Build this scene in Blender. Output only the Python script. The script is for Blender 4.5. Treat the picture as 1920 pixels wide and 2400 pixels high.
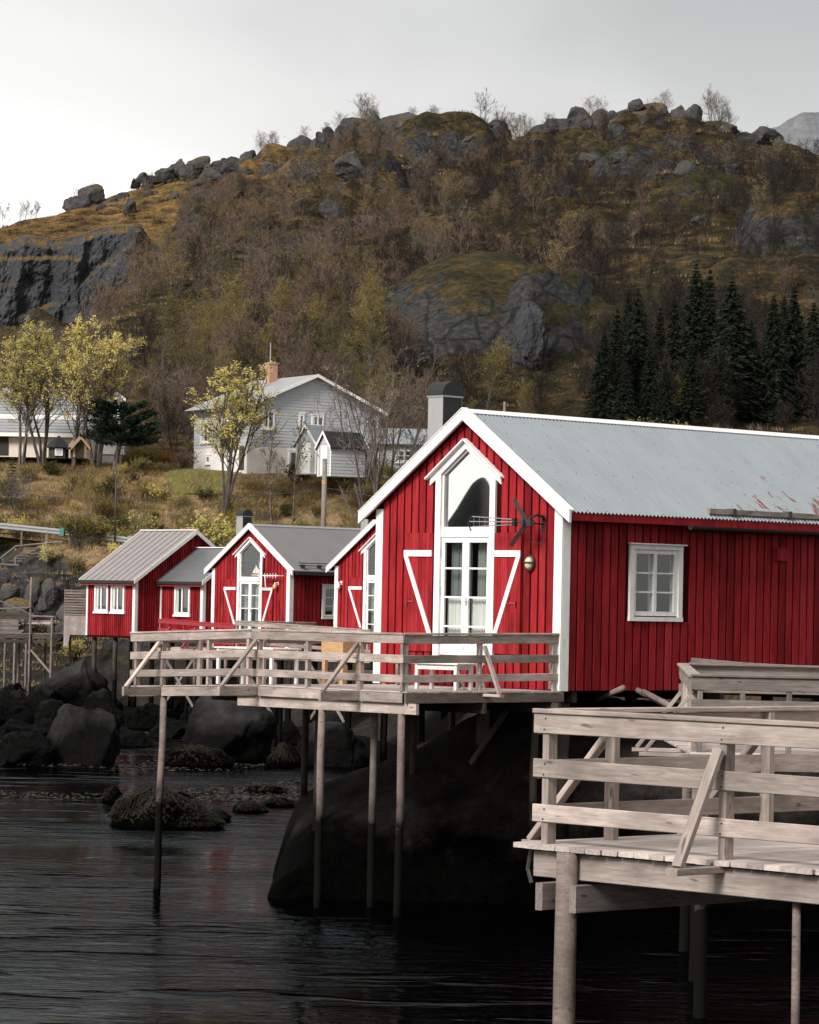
import bpy, math, random
import numpy as np
from mathutils import Vector, Matrix, Euler, noise as mn

for o in list(bpy.data.objects):
    bpy.data.objects.remove(o, do_unlink=True)
S = bpy.context.scene
COL = S.collection
RND = random.Random(7)

# ------------------------------------------------------------------ camera
FPX = 7903.0                      # focal length in pixels of a 1920 px wide frame
ROLL = math.atan(0.02)
PITCH = math.atan(219 / FPX)
EYE = 5.6
WATER = 0.3
cd = bpy.data.cameras.new('camera')
cd.sensor_fit = 'HORIZONTAL'
cd.sensor_width = 36.0
cd.lens = 36.0 * FPX / 1920
cd.clip_start = 0.5
cd.clip_end = 9000
cam = bpy.data.objects.new('camera', cd)
COL.objects.link(cam)
_r0 = Vector((1, 0, 0)); _f = Vector((0, math.cos(PITCH), math.sin(PITCH))); _u0 = Vector((0, -math.sin(PITCH), math.cos(PITCH)))
_r = _r0 * math.cos(ROLL) + _u0 * math.sin(ROLL)
_u = _u0 * math.cos(ROLL) - _r0 * math.sin(ROLL)
_b = -_f
cam.matrix_world = Matrix(((_r.x, _u.x, _b.x, 0), (_r.y, _u.y, _b.y, 0), (_r.z, _u.z, _b.z, EYE), (0, 0, 0, 1)))
S.camera = cam

def ray(px, py):
    return _r * ((px - 960) / FPX) - _u * ((py - 1200) / FPX) + _f
def at(px, py, depth):            # the point of the place seen at a photo pixel, at a given distance
    r = ray(px, py); return Vector((0, 0, EYE)) + r * (depth / r.y)
def at_z(px, py, z):
    r = ray(px, py); return Vector((0, 0, EYE)) + r * ((z - EYE) / r.z)

# ------------------------------------------------------------------ sky, sun, exposure
SUN_DIR = Vector((-0.54, -0.68, 0.66)).normalized()      # towards the sun behind the clouds
W = bpy.data.worlds.new('World'); S.world = W; W.use_nodes = True
nt = W.node_tree; nt.nodes.clear()
def wn(t, **k):
    n = nt.nodes.new(t)
    for a, b in k.items(): setattr(n, a, b)
    return n
out = wn('ShaderNodeOutputWorld'); bg = wn('ShaderNodeBackground')
sky = wn('ShaderNodeTexSky'); sky.sky_type = 'NISHITA'; sky.sun_disc = False
sky.sun_elevation = math.asin(SUN_DIR.z); sky.sun_rotation = math.atan2(SUN_DIR.x, SUN_DIR.y)
tc = wn('ShaderNodeTexCoord')
nz = wn('ShaderNodeTexNoise'); nz.inputs['Scale'].default_value = 5.0; nz.inputs['Detail'].default_value = 4.0; nz.inputs['Roughness'].default_value = 0.45; nz.inputs['Distortion'].default_value = 0.4
mp = wn('ShaderNodeMapping'); mp.inputs['Scale'].default_value = (1.0, 1.0, 2.2); mp.inputs['Location'].default_value = (0.35, 0.0, 0.0)
nt.links.new(tc.outputs['Generated'], mp.inputs[0]); nt.links.new(mp.outputs[0], nz.inputs['Vector'])
sep = wn('ShaderNodeSeparateXYZ'); nt.links.new(tc.outputs['Generated'], sep.inputs[0])
def wmap(src, a, b, c, d):
    n = wn('ShaderNodeMapRange'); n.interpolation_type = 'SMOOTHSTEP'
    for i, v in zip((1, 2, 3, 4), (a, b, c, d)): n.inputs[i].default_value = v
    nt.links.new(src, n.inputs[0]); return n.outputs[0]
def wmath(op, a, b):
    n = wn('ShaderNodeMath', operation=op)
    for i, v in ((0, a), (1, b)):
        if isinstance(v, (int, float)): n.inputs[i].default_value = v
        else: nt.links.new(v, n.inputs[i])
    return n.outputs[0]
low = wmap(sep.outputs[2], 0.06, 0.185, 1.0, 0.0)          # cloud base brightens towards the horizon
west = wmap(sep.outputs[0], 0.03, -0.14, 0.0, 1.0)         # and towards the side the sun is on
cl = wmap(nz.outputs[0], 0.30, 0.72, 0.0, 1.0)
v = wmath('ADD', wmath('MULTIPLY', cl, 0.06), 0.156)
v = wmath('ADD', v, wmath('MULTIPLY', low, 0.125))
v = wmath('ADD', v, wmath('MULTIPLY', west, wmath('ADD', wmath('MULTIPLY', low, 0.20), 0.07)))
rgb = wn('ShaderNodeCombineColor')
nt.links.new(v, rgb.inputs[0]); nt.links.new(wmath('MULTIPLY', v, 0.978), rgb.inputs[1]); nt.links.new(wmath('MULTIPLY', v, 0.935), rgb.inputs[2])
skym = wn('ShaderNodeVectorMath', operation='SCALE'); skym.inputs['Scale'].default_value = 0.1
nt.links.new(sky.outputs[0], skym.inputs[0])
mx = wn('ShaderNodeMix', data_type='RGBA'); mx.inputs[0].default_value = 0.95
nt.links.new(skym.outputs[0], mx.inputs[6]); nt.links.new(rgb.outputs[0], mx.inputs[7])
nt.links.new(mx.outputs[2], bg.inputs[0]); bg.inputs[1].default_value = 1.0
nt.links.new(bg.outputs[0], out.inputs[0])

sl = bpy.data.lights.new('sun', 'SUN'); sl.energy = 1.5; sl.angle = math.radians(20); sl.color = (1.0, 0.965, 0.92)
so = bpy.data.objects.new('sun', sl); COL.objects.link(so)
so.rotation_euler = SUN_DIR.to_track_quat('Z', 'Y').to_euler(); so.location = (-40, -20, 60)

S.view_settings.view_transform = 'Standard'; S.view_settings.look = 'None'
S.view_settings.gamma = 1.0; S.view_settings.exposure = 1.7
S.cycles.use_denoising = True
S.cycles.max_bounces = 6; S.cycles.diffuse_bounces = 3; S.cycles.glossy_bounces = 3; S.cycles.transmission_bounces = 4; S.cycles.transparent_max_bounces = 8
S.cycles.caustics_reflective = False; S.cycles.caustics_refractive = False

# ------------------------------------------------------------------ materials
class NT:
    def __init__(s, name):
        s.m = bpy.data.materials.new(name); s.m.use_nodes = True
        s.t = s.m.node_tree; s.b = s.t.nodes['Principled BSDF']; s.o = s.t.nodes['Material Output']
    def n(s, t, **k):
        n = s.t.nodes.new(t)
        for a, b in k.items(): setattr(n, a, b)
        return n
    def l(s, a, b): s.t.links.new(a, b)
    def put(s, sock, v):
        if hasattr(v, 'links') or isinstance(v, bpy.types.NodeSocket): s.l(v, sock)
        else: sock.default_value = v
    def coord(s, kind='Object', scale=(1, 1, 1), jitter=0.0):
        c = s.n('ShaderNodeTexCoord').outputs[kind]
        if jitter:
            oi = s.n('ShaderNodeObjectInfo')
            a = s.n('ShaderNodeVectorMath', operation='SCALE'); a.inputs[0].default_value = (jitter, jitter * .7, jitter * 1.3); s.l(oi.outputs['Random'], a.inputs['Scale'])
            b = s.n('ShaderNodeVectorMath', operation='ADD'); s.l(c, b.inputs[0]); s.l(a.outputs[0], b.inputs[1]); c = b.outputs[0]
        m = s.n('ShaderNodeMapping'); m.inputs['Scale'].default_value = scale; s.l(c, m.inputs[0]); return m.outputs[0]
    def noise(s, vec, scale=1, detail=4, rough=.5, dist=0):
        n = s.n('ShaderNodeTexNoise'); s.l(vec, n.inputs['Vector'])
        n.inputs['Scale'].default_value = scale; n.inputs['Detail'].default_value = detail; n.inputs['Roughness'].default_value = rough; n.inputs['Distortion'].default_value = dist
        return n.outputs[0]
    def vor(s, vec, scale=1, feat='F1', out=0):
        n = s.n('ShaderNodeTexVoronoi', feature=feat); s.l(vec, n.inputs['Vector']); n.inputs['Scale'].default_value = scale; return n.outputs[out]
    def rng(s, v, a, b, c=0., d=1.):
        n = s.n('ShaderNodeMapRange'); s.l(v, n.inputs[0])
        for i, q in zip((1, 2, 3, 4), (a, b, c, d)): n.inputs[i].default_value = q
        return n.outputs[0]
    def math(s, op, a, b=0.):
        n = s.n('ShaderNodeMath', operation=op); s.put(n.inputs[0], a); s.put(n.inputs[1], b); return n.outputs[0]
    def ramp(s, v, stops):
        n = s.n('ShaderNodeValToRGB'); s.l(v, n.inputs[0]); e = n.color_ramp.elements
        while len(e) > 1: e.remove(e[-1])
        for i, (p, c) in enumerate(stops):
            q = e[0] if i == 0 else e.new(p)
            q.position = p; q.color = (*c, 1)
        return n.outputs[0]
    def mix(s, f, a, b, blend='MIX'):
        n = s.n('ShaderNodeMix', data_type='RGBA', blend_type=blend)
        s.put(n.inputs[0], f)
        for i, q in ((6, a), (7, b)):
            if isinstance(q, tuple): n.inputs[i].default_value = (*q, 1)
            else: s.l(q, n.inputs[i])
        return n.outputs[2]
    def rand(s):
        return s.n('ShaderNodeObjectInfo').outputs['Random']
    def island(s):
        return s.n('ShaderNodeNewGeometry').outputs['Random Per Island']
    def up(s):
        g = s.n('ShaderNodeNewGeometry'); x = s.n('ShaderNodeSeparateXYZ'); s.l(g.outputs['Normal'], x.inputs[0]); return x.outputs[2]
    def posz(s):
        g = s.n('ShaderNodeNewGeometry'); x = s.n('ShaderNodeSeparateXYZ'); s.l(g.outputs['Position'], x.inputs[0]); return x.outputs[2]
    def bump(s, h, strength=.3, dist=.01):
        b = s.n('ShaderNodeBump'); s.l(h, b.inputs['Height']); b.inputs['Strength'].default_value = strength; b.inputs['Distance'].default_value = dist
        s.l(b.outputs[0], s.b.inputs['Normal']); return b
    def fin(s, col=None, rough=None, metal=None, spec=None):
        if col is not None:
            if isinstance(col, tuple): s.b.inputs['Base Color'].default_value = (*col, 1)
            else: s.l(col, s.b.inputs['Base Color'])
        if rough is not None: s.put(s.b.inputs['Roughness'], rough)
        if metal is not None: s.put(s.b.inputs['Metallic'], metal)
        if spec is not None: s.b.inputs['Specular IOR Level'].default_value = spec
        return s.m

M = {}
def wood_mat(name, dark, light, tint=.25, knots=True, per_island=False, stain=.5, tide=False):
    k = NT(name)
    c = k.coord('Object', (1.1, 16, 16), 37.0)
    g = k.noise(c, 3.0, 6, .62, .6)
    c2 = k.coord('Object', (.9, 2.2, 2.2), 61.0)
    bl = k.noise(c2, 1.6, 4, .6)
    col = k.mix(k.rng(g, .3, .72), dark, light)
    col = k.mix(k.rng(bl, .35, .75, 0, stain), col, tuple(q * .45 for q in dark))
    if knots:
        kn = k.noise(k.coord('Object', (2.5, 9, 9), 91.0), 2.2, 1, .4)
        col = k.mix(k.rng(kn, .70, .78, 0, .75), col, tuple(q * .28 for q in dark))
    rv = k.island() if per_island else k.rand()
    col = k.mix(1.0, col, k.ramp(rv, [(0, (1 - tint,) * 3), (1, (1 + tint * .35,) * 3)]), 'MULTIPLY')
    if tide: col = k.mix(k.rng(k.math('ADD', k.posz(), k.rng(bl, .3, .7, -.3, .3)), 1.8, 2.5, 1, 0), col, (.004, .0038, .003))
    k.bump(g, .35, .004)
    M[name] = k.fin(col, .82, spec=.25 if not tide else .06)
wood_mat('weathered_wood', (.32, .253, .220), (.61, .512, .458), tint=.38, stain=.85)
wood_mat('grey_wood', (.13, .108, .096), (.29, .245, .225))
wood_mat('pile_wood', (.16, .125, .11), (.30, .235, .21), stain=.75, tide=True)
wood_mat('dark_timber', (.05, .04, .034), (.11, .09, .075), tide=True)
wood_mat('ochre_wood', (.42, .24, .11), (.58, .37, .20))
wood_mat('deck_wood', (.36, .295, .268), (.64, .55, .505), tint=.34)

def red_mat(name, per_island):
    k = NT(name)
    g = k.noise(k.coord('Object', (9, 9, .7), 13.0), 3.2, 6, .6)
    bl = k.noise(k.coord('Object', (1.3, 1.3, .45), 23.0), 1.7, 4, .62)
    col = k.mix(k.rng(g, .3, .75), (.23, .0105, .0135), (.375, .0270, .0325))
    col = k.mix(k.rng(bl, .48, .76, 0, .75), col, (.085, .004, .005))
    st2 = k.noise(k.coord('Object', (14, 14, .35), 31.0), 1.3, 4, .7)
    col = k.mix(k.rng(st2, .56, .72, 0, .6), col, (.06, .004, .005))
    rv = k.island() if per_island else k.rand()
    col = k.mix(1.0, col, k.ramp(rv, [(0, (.58, .58, .6)), (.3, (.86, .84, .84)), (.7, (1, 1, 1)), (1, (1.1, 1.5, 1.5))]), 'MULTIPLY')
    k.bump(g, .4, .004)
    M[name] = k.fin(col, .65, spec=.07)
red_mat('red_paint', False); red_mat('red_cladding', True)
k = NT('red_core'); M['red_core'] = k.fin((.035, .002, .0025), .8, spec=.05)

k = NT('white_paint')
n = k.noise(k.coord('Object', (3, 3, 1.5), 7.0), 2.5, 5, .6)
k.bump(n, .12, .003)
M['white_paint'] = k.fin(k.mix(k.rng(n, .48, .8, 0, .6), (.78, .765, .745), (.50, .475, .44)), .55, spec=.25)

def corr(name, base, rust):
    k = NT(name)
    n = k.noise(k.coord('Object', (.35, 1.1, 1), 0), 1.6, 5, .6)
    col = k.mix(k.rng(n, .3, .75), base, tuple(q * .86 for q in base))
    st = k.noise(k.coord('Object', (.8, 13, .8), 0), 1.0, 4, .6)
    col = k.mix(k.rng(st, .52, .75, 0, .35), col, tuple(q * .72 for q in base))
    rr = .42
    if rust:
        sx = k.n('ShaderNodeSeparateXYZ'); k.l(k.n('ShaderNodeTexCoord').outputs['Object'], sx.inputs[0])
        rn = k.noise(k.coord('Object', (1.6, 6.5, 1.6), 0), 1.15, 5, .68, .3)
        zone = k.math('MULTIPLY', k.rng(sx.outputs[1], 3.6, 5.2), k.rng(sx.outputs[0], -1.25, -.3))
        rm = k.rng(k.math('ADD', rn, k.math('MULTIPLY', zone, .165)), .717, .757)
        col = k.mix(rm, col, k.ramp(st, [(.3, (.13, .042, .024)), (.7, (.24, .085, .045))]))
    k.bump(n, .08, .01)
    M[name] = k.fin(col, rr, .35)
corr('galvanised_roof', (.30, .33, .352), True)
corr('dark_roof', (.185, .18, .18), False)
corr('felt_roof', (.31, .275, .27), False)
corr('slate_roof', (.15, .155, .165), False)

k = NT('flue_metal')
n = k.noise(k.coord('Object', (8, 8, 1.2)), 2, 4, .6)
M['flue_metal'] = k.fin(k.mix(n, (.50, .49, .48), (.36, .35, .345)), .42, .7)
k = NT('black_metal'); M['black_metal'] = k.fin((.008, .008, .009), .6)
k = NT('dark_metal'); M['dark_metal'] = k.fin((.045, .043, .045), .5, .5)
k = NT('grey_metal'); n = k.noise(k.coord('Object'), 6, 3); M['grey_metal'] = k.fin(k.mix(n, (.44, .45, .46), (.30, .31, .32)), .5, .5)
k = NT('black_fascia'); M['black_fascia'] = k.fin((.014, .014, .016), .55)
k = NT('interior'); M['interior'] = k.fin((.16, .12, .09), .9)
k = NT('dark_interior'); M['dark_interior'] = k.fin((.03, .026, .023), .9)
k = NT('curtain')
n = k.noise(k.coord('Object', (14, 14, .8)), 1.6, 3); k.bump(n, .6, .02)
M['curtain'] = k.fin((.72, .70, .68), .95, spec=.1)
k = NT('drape'); n = k.noise(k.coord('Object', (22, 22, .3)), 1.2, 2); k.bump(n, .8, .03)
M['drape'] = k.fin(k.mix(k.rng(n, .35, .65), (.22, .24, .23), (.40, .42, .40)), .95, spec=.1)
def glass(name, tint, lo, hi):
    k = NT(name); t = k.t; t.nodes.remove(k.b)
    lw = k.n('ShaderNodeLayerWeight'); lw.inputs['Blend'].default_value = .5
    tr = k.n('ShaderNodeBsdfTransparent'); tr.inputs[0].default_value = (*tint, 1)
    gl = k.n('ShaderNodeBsdfGlossy'); gl.inputs['Roughness'].default_value = .008
    f = k.math('ADD', k.math('MULTIPLY', k.math('POWER', lw.outputs['Facing'], 4.0), hi), lo)
    ms = k.n('ShaderNodeMixShader'); k.l(f, ms.inputs[0]); k.l(tr.outputs[0], ms.inputs[1]); k.l(gl.outputs[0], ms.inputs[2])
    k.l(ms.outputs[0], k.o.inputs[0]); M[name] = k.m
glass('window_glass', (.94, .96, .95), .055, .8)
glass('coated_glass', (.75, .78, .78), .62, .35)
k = NT('lamp_glass'); k.b.inputs['Transmission Weight'].default_value = .25; M['lamp_glass'] = k.fin((.80, .66, .42), .2)
k = NT('amber_glass'); M['amber_glass'] = k.fin((.75, .38, .14), .25)

# rock: bare grey stone, algae-black near the tide line, moss or lichen on flat tops
def rock_mat(name, a, b, lich, tide=False, moss=None, mossamt=.6, nscale=1.0, mlo=.5, spec=.25):
    k = NT(name)
    c = k.coord('Object', (nscale,) * 3, 17.0)
    n1 = k.noise(c, .9, 7, .62); n2 = k.noise(c, 6.0, 5, .65)
    col = k.mix(k.rng(n1, .3, .72), a, b)
    col = k.mix(k.rng(n2, .35, .75, 0, .55), col, tuple(q * .55 for q in a))
    ln = k.noise(c, 2.6, 5, .7)
    col = k.mix(k.rng(ln, .58, .74, 0, .6), col, lich)
    if moss:
        u = k.up(); mm = k.math('ADD', k.rng(u, mlo, mlo + .4), k.rng(n1, .3, .7, -.4, .4))
        col = k.mix(k.rng(mm, .45, .85, 0, mossamt), col, k.mix(k.rng(n2, .35, .65), moss, tuple(q * .4 for q in moss)))
    if tide:
        z = k.posz(); zz = k.math('ADD', z, k.rng(n1, .25, .75, -.7, .7))
        col = k.mix(k.rng(zz, 1.2, 2.3, 1.0, 0.0), col, k.mix(k.rng(n2, .4, .7), (.0004, .0004, .0004), (.0016, .0013, .001)))
    k.bump(k.math('ADD', k.math('MULTIPLY', n1, 1.5), n2), .8, .12 / max(nscale, .3))
    M[name] = k.fin(col, .85, spec=spec)
rock_mat('shore_rock', (.018, .0175, .018), (.050, .048, .047), (.085, .064, .038), tide=True, spec=.1)
rock_mat('black_rock', (.010, .0092, .0088), (.034, .030, .027), (.060, .044, .027), tide=True, nscale=.9, spec=.02)
rock_mat('hill_rock', (.06, .06, .06), (.13, .128, .125), (.22, .215, .2), moss=(.13, .085, .03), mossamt=.8, nscale=.6)
rock_mat('cliff_rock', (.036, .037, .041), (.070, .071, .076), (.105, .105, .108), moss=(.17, .098, .03), mossamt=.95, nscale=.35, mlo=.60, spec=.1)
rock_mat('bank_rock', (.05, .048, .046), (.10, .097, .092), (.15, .145, .13), moss=(.15, .10, .035), mossamt=.9, mlo=.25)
rock_mat('peak_rock', (.045, .042, .042), (.075, .07, .07), (.09, .085, .083))
rock_mat('crag_rock', (.032, .032, .032), (.085, .083, .08), (.15, .148, .14), moss=(.10, .066, .022), mossamt=.85, nscale=.7, mlo=.55, spec=.1)
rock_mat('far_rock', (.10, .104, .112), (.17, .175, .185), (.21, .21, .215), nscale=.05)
k = NT('seaweed'); n = k.noise(k.coord('Object', (1, 1, 1), 5), 7, 4, .6)
M['seaweed'] = k.fin(k.mix(k.rng(k.island(), 0, 1), k.mix(n, (.005, .004, .0022), (.012, .0085, .004)), (.009, .007, .003)), .6, spec=.12)
k = NT('bladder_weed'); k.t.nodes
M['bladder_weed'] = k.fin(k.mix(k.rng(k.island(), 0, 1), (.010, .007, .003), (.042, .032, .020)), .6, spec=.2)

# water
k = NT('water')
g = k.n('ShaderNodeNewGeometry').outputs['Position']
def wmapn(sc, rz):
    m = k.n('ShaderNodeMapping'); m.inputs['Scale'].default_value = sc; m.inputs['Rotation'].default_value = (0, 0, rz); k.l(g, m.inputs[0]); return m.outputs[0]
w1 = k.noise(wmapn((.55, 1.3, 1), .3), 1.0, 3, .55, .8)
w2 = k.noise(wmapn((1.7, 3.4, 1), -.25), 1.0, 4, .6, .8)
w3 = k.noise(wmapn((.10, .13, 1), .1), 1.0, 2, .5)
w4 = k.noise(wmapn((.30, .75, 1), .15), 1.0, 2, .5, .3)
amp = k.math('ADD', k.math('ADD', k.math('POWER', k.rng(w3, .36, .70), 1.6), .16), k.rng(w4, .60, .70, 0, 1.3))
h = k.math('MULTIPLY', k.math('ADD', k.math('MULTIPLY', w1, .45), k.math('MULTIPLY', w2, .30)), amp)
bp = k.n('ShaderNodeBump'); bp.inputs['Strength'].default_value = .8; bp.inputs['Distance'].default_value = .15; k.l(h, bp.inputs['Height'])
fr = k.n('ShaderNodeFresnel'); fr.inputs['IOR'].default_value = 1.333; k.l(bp.outputs[0], fr.inputs['Normal'])
gl = k.n('ShaderNodeBsdfGlossy'); gl.inputs['Color'].default_value = (.34, .365, .385, 1); gl.inputs['Roughness'].default_value = .03; k.l(bp.outputs[0], gl.inputs['Normal'])
df = k.n('ShaderNodeBsdfDiffuse'); df.inputs['Color'].default_value = (.0006, .0008, .0009, 1)
ms = k.n('ShaderNodeMixShader'); k.l(fr.outputs[0], ms.inputs[0]); k.l(df.outputs[0], ms.inputs[1]); k.l(gl.outputs[0], ms.inputs[2])
k.t.nodes.remove(k.b); k.l(ms.outputs[0], k.o.inputs[0]); M['water'] = k.m

# hillside ground
k = NT('hillside')
P = k.n('ShaderNodeNewGeometry').outputs['Position']
def pm(sc):
    m = k.n('ShaderNodeMapping'); m.inputs['Scale'].default_value = sc; k.l(P, m.inputs[0]); return m.outputs[0]
n1 = k.noise(pm((.035, .035, .05)), 1, 5, .6); n2 = k.noise(pm((.30, .30, .5)), 1, 6, .65); n3 = k.noise(pm((1.7, 1.7, 3)), 1, 5, .7)
veg = k.ramp(k.math('ADD', k.math('MULTIPLY', n2, .6), k.math('MULTIPLY', n3, .4)), [(.36, (.006, .0055, .0038)), (.47, (.020, .0155, .008)), (.56, (.062, .042, .017)), (.68, (.16, .098, .036))])
green = k.ramp(n3, [(.3, (.010, .011, .005)), (.7, (.040, .038, .014))])
col = k.mix(k.rng(n1, .46, .62, 0, .55), veg, green)
rocky = k.ramp(n3, [(.3, (.014, .014, .015)), (.52, (.036, .036, .037)), (.66, (.062, .061, .060)), (.8, (.13, .127, .122))])
sp = k.n('ShaderNodeSeparateXYZ'); k.l(P, sp.inputs[0])
bank = k.math('MULTIPLY', k.rng(sp.outputs[1], 217, 207), k.math('MULTIPLY', k.rng(sp.outputs[1], 168, 178), k.rng(sp.outputs[2], 4.8, 7.0)))
col = k.mix(k.math('MULTIPLY', bank, .9), col, k.ramp(k.math('ADD', k.math('MULTIPLY', n2, .5), k.math('MULTIPLY', n3, .5)), [(.34, (.07, .06, .026)), (.46, (.19, .135, .066)), (.56, (.32, .21, .115)), (.68, (.40, .27, .16))]))
moor = k.math('MULTIPLY', k.rng(sp.outputs[1], 385, 410), k.rng(sp.outputs[0], -8, -20))
col = k.mix(k.math('MULTIPLY', moor, .85), col, k.ramp(k.math('ADD', k.math('MULTIPLY', n2, .55), k.math('MULTIPLY', n3, .45)), [(.36, (.022, .02, .008)), (.46, (.085, .052, .018)), (.54, (.17, .10, .032)), (.64, (.27, .165, .065))]))
ck = k.vor(pm((.30, .30, .42)), 1, 'DISTANCE_TO_EDGE')
rocky = k.mix(k.rng(ck, .0, .07, .8, 0), rocky, (.008, .008, .008))
u = k.up()
slope = k.math('ADD', u, k.rng(n2, .3, .7, -.13, .13))
col = k.mix(k.rng(slope, .665, .755, 1, 0), col, rocky)
z = k.posz()
col = k.mix(k.rng(k.math('ADD', z, k.rng(n2, .3, .7, -1, 1)), 2.6, 4.6, 1, 0), col, k.ramp(n3, [(.3, (.010, .0095, .009)), (.7, (.035, .03, .025))]))
k.bump(k.math('ADD', n2, k.math('MULTIPLY', n3, .6)), 1.0, .5)
M['hillside'] = k.fin(col, .95, spec=.1)
k = NT('lawn'); n = k.noise(k.coord('Object'), 3, 5, .7); M['lawn'] = k.fin(k.ramp(n, [(.3, (.075, .072, .022)), (.7, (.17, .145, .048))]), .95, spec=.1)
k = NT('asphalt'); n = k.noise(k.coord('Object'), 8, 4, .6); M['asphalt'] = k.fin(k.mix(n, (.24, .235, .225), (.33, .32, .305)), .9)
k = NT('dry_grass'); M['dry_grass'] = k.fin(k.ramp(k.island(), [(0, (.12, .115, .035)), (.35, (.26, .17, .085)), (.7, (.40, .27, .155)), (1, (.19, .175, .052))]), .9, spec=.1)

# foliage and bark
def leaf_mat(name, cols):
    k = NT(name)
    c = k.ramp(k.island(), [(i / (len(cols) - 1), q) for i, q in enumerate(cols)])
    c = k.mix(1.0, c, k.ramp(k.rand(), [(0, (.72, .75, .7)), (1, (1.15, 1.1, 1.1))]), 'MULTIPLY')
    M[name] = k.fin(c, .7, spec=.15)
    if name.endswith('leaf'):                                  # thin leaves let light through
        tl = k.n('ShaderNodeBsdfTranslucent'); k.l(c, tl.inputs[0]); ms = k.n('ShaderNodeMixShader'); ms.inputs[0].default_value = .42
        k.l(k.b.outputs[0], ms.inputs[1]); k.l(tl.outputs[0], ms.inputs[2]); k.l(ms.outputs[0], k.o.inputs[0])
leaf_mat('yellow_leaf', [(.62, .53, .14), (.76, .66, .22), (.66, .52, .19), (.56, .52, .15)])
leaf_mat('dark_twig', [(.016, .0125, .011), (.028, .020, .017), (.021, .017, .015), (.034, .024, .019)])  # twig colour darkened for the hill's shaded right; also the darkest scrub
leaf_mat('olive_scrub', [(.013, .0125, .006), (.032, .026, .011), (.02, .021, .008), (.045, .032, .013)])
leaf_mat('bud_leaf', [(.20, .170, .040), (.30, .245, .055), (.19, .18, .046), (.30, .20, .055)])
leaf_mat('green_leaf', [(.06, .068, .020), (.10, .105, .030), (.13, .11, .032)])
leaf_mat('orange_leaf', [(.35, .16, .02), (.45, .20, .03), (.25, .18, .03)])
leaf_mat('red_twig', [(.092, .062, .051), (.15, .092, .070), (.115, .085, .073), (.165, .108, .080)])
leaf_mat('grey_twig', [(.085, .071, .064), (.15, .126, .112), (.11, .087, .075)])
leaf_mat('needle', [(.008, .013, .007), (.016, .025, .012), (.011, .018, .009)])
leaf_mat('pine_needle', [(.007, .017, .010), (.014, .032, .018), (.010, .024, .014)])
leaf_mat('olive_needle', [(.02, .03, .01), (.05, .065, .02), (.04, .045, .02)])
k = NT('line_cable'); M['line_cable'] = k.fin((.03, .03, .03), .7)
k = NT('bark'); n = k.noise(k.coord('Object', (3, 3, .8), 9), 3, 4, .6); M['bark'] = k.fin(k.mix(k.rng(n, .35, .7), (.06, .048, .042), (.15, .125, .11)), .9, spec=.1)
k = NT('dark_bark'); M['dark_bark'] = k.fin((.018, .015, .013), .9, spec=.1)
k = NT('pale_bark'); n = k.noise(k.coord('Object', (2, 2, 2), 9), 3, 4, .6); M['pale_bark'] = k.fin(k.mix(k.rng(n, .4, .65), (.065, .050, .044), (.165, .135, .12)), .9, spec=.1)
k = NT('clapboard'); n = k.noise(k.coord('Object', (.5, .5, 5)), 2, 4); M['clapboard'] = k.fin(k.mix(n, (.40, .42, .44), (.50, .515, .53)), .6)
k = NT('stucco'); n = k.noise(k.coord('Object'), 2.2, 5, .7); M['stucco'] = k.fin(k.mix(k.rng(n, .4, .75), (.68, .65, .63), (.52, .49, .47)), .9)
k = NT('cream_siding'); M['cream_siding'] = k.fin((.62, .54, .47), .7)
k = NT('brick'); M['brick'] = k.fin(k.mix(k.rand(), (.36, .15, .085), (.52, .26, .15)), .9)
k = NT('mortar'); M['mortar'] = k.fin((.42, .38, .35), .9)
k = NT('grey_slate'); n = k.noise(k.coord('Object'), 3, 4); M['grey_slate'] = k.fin(k.mix(n, (.20, .20, .205), (.30, .30, .30)), .8)
k = NT('orange_rope'); M['orange_rope'] = k.fin((.65, .09, .02), .7)
k = NT('faded_print'); n = k.noise(k.coord('Object', (1, 1, 1)), 4.5, 4, .6); M['faded_print'] = k.fin(k.ramp(n, [(.35, (.30, .27, .26)), (.55, (.22, .19, .19)), (.66, (.36, .17, .09))]), .9)
k = NT('teal_paint'); M['teal_paint'] = k.fin((.05, .22, .16), .6)
k = NT('red_rail'); n = k.noise(k.coord('Object', (1, 9, 9), 5), 3, 4); M['red_rail'] = k.fin(k.mix(n, (.22, .012, .016), (.34, .03, .035)), .6)

# ------------------------------------------------------------------ builders
def tag(o, label=None, cat=None, group=None, kind=None):
    if label: o['label'] = label
    if cat: o['category'] = cat
    if group: o['group'] = group
    if kind: o['kind'] = kind
    return o
def empty(name, loc=(0, 0, 0), rz=0.0, parent=None):
    o = bpy.data.objects.new(name, None); COL.objects.link(o); o.location = loc; o.rotation_euler = (0, 0, rz)
    o.empty_display_size = .2
    if parent: o.parent = parent
    return o
def link(name, me, parent=None):
    o = bpy.data.objects.new(name, me); COL.objects.link(o)
    if parent: o.parent = parent
    return o

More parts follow.
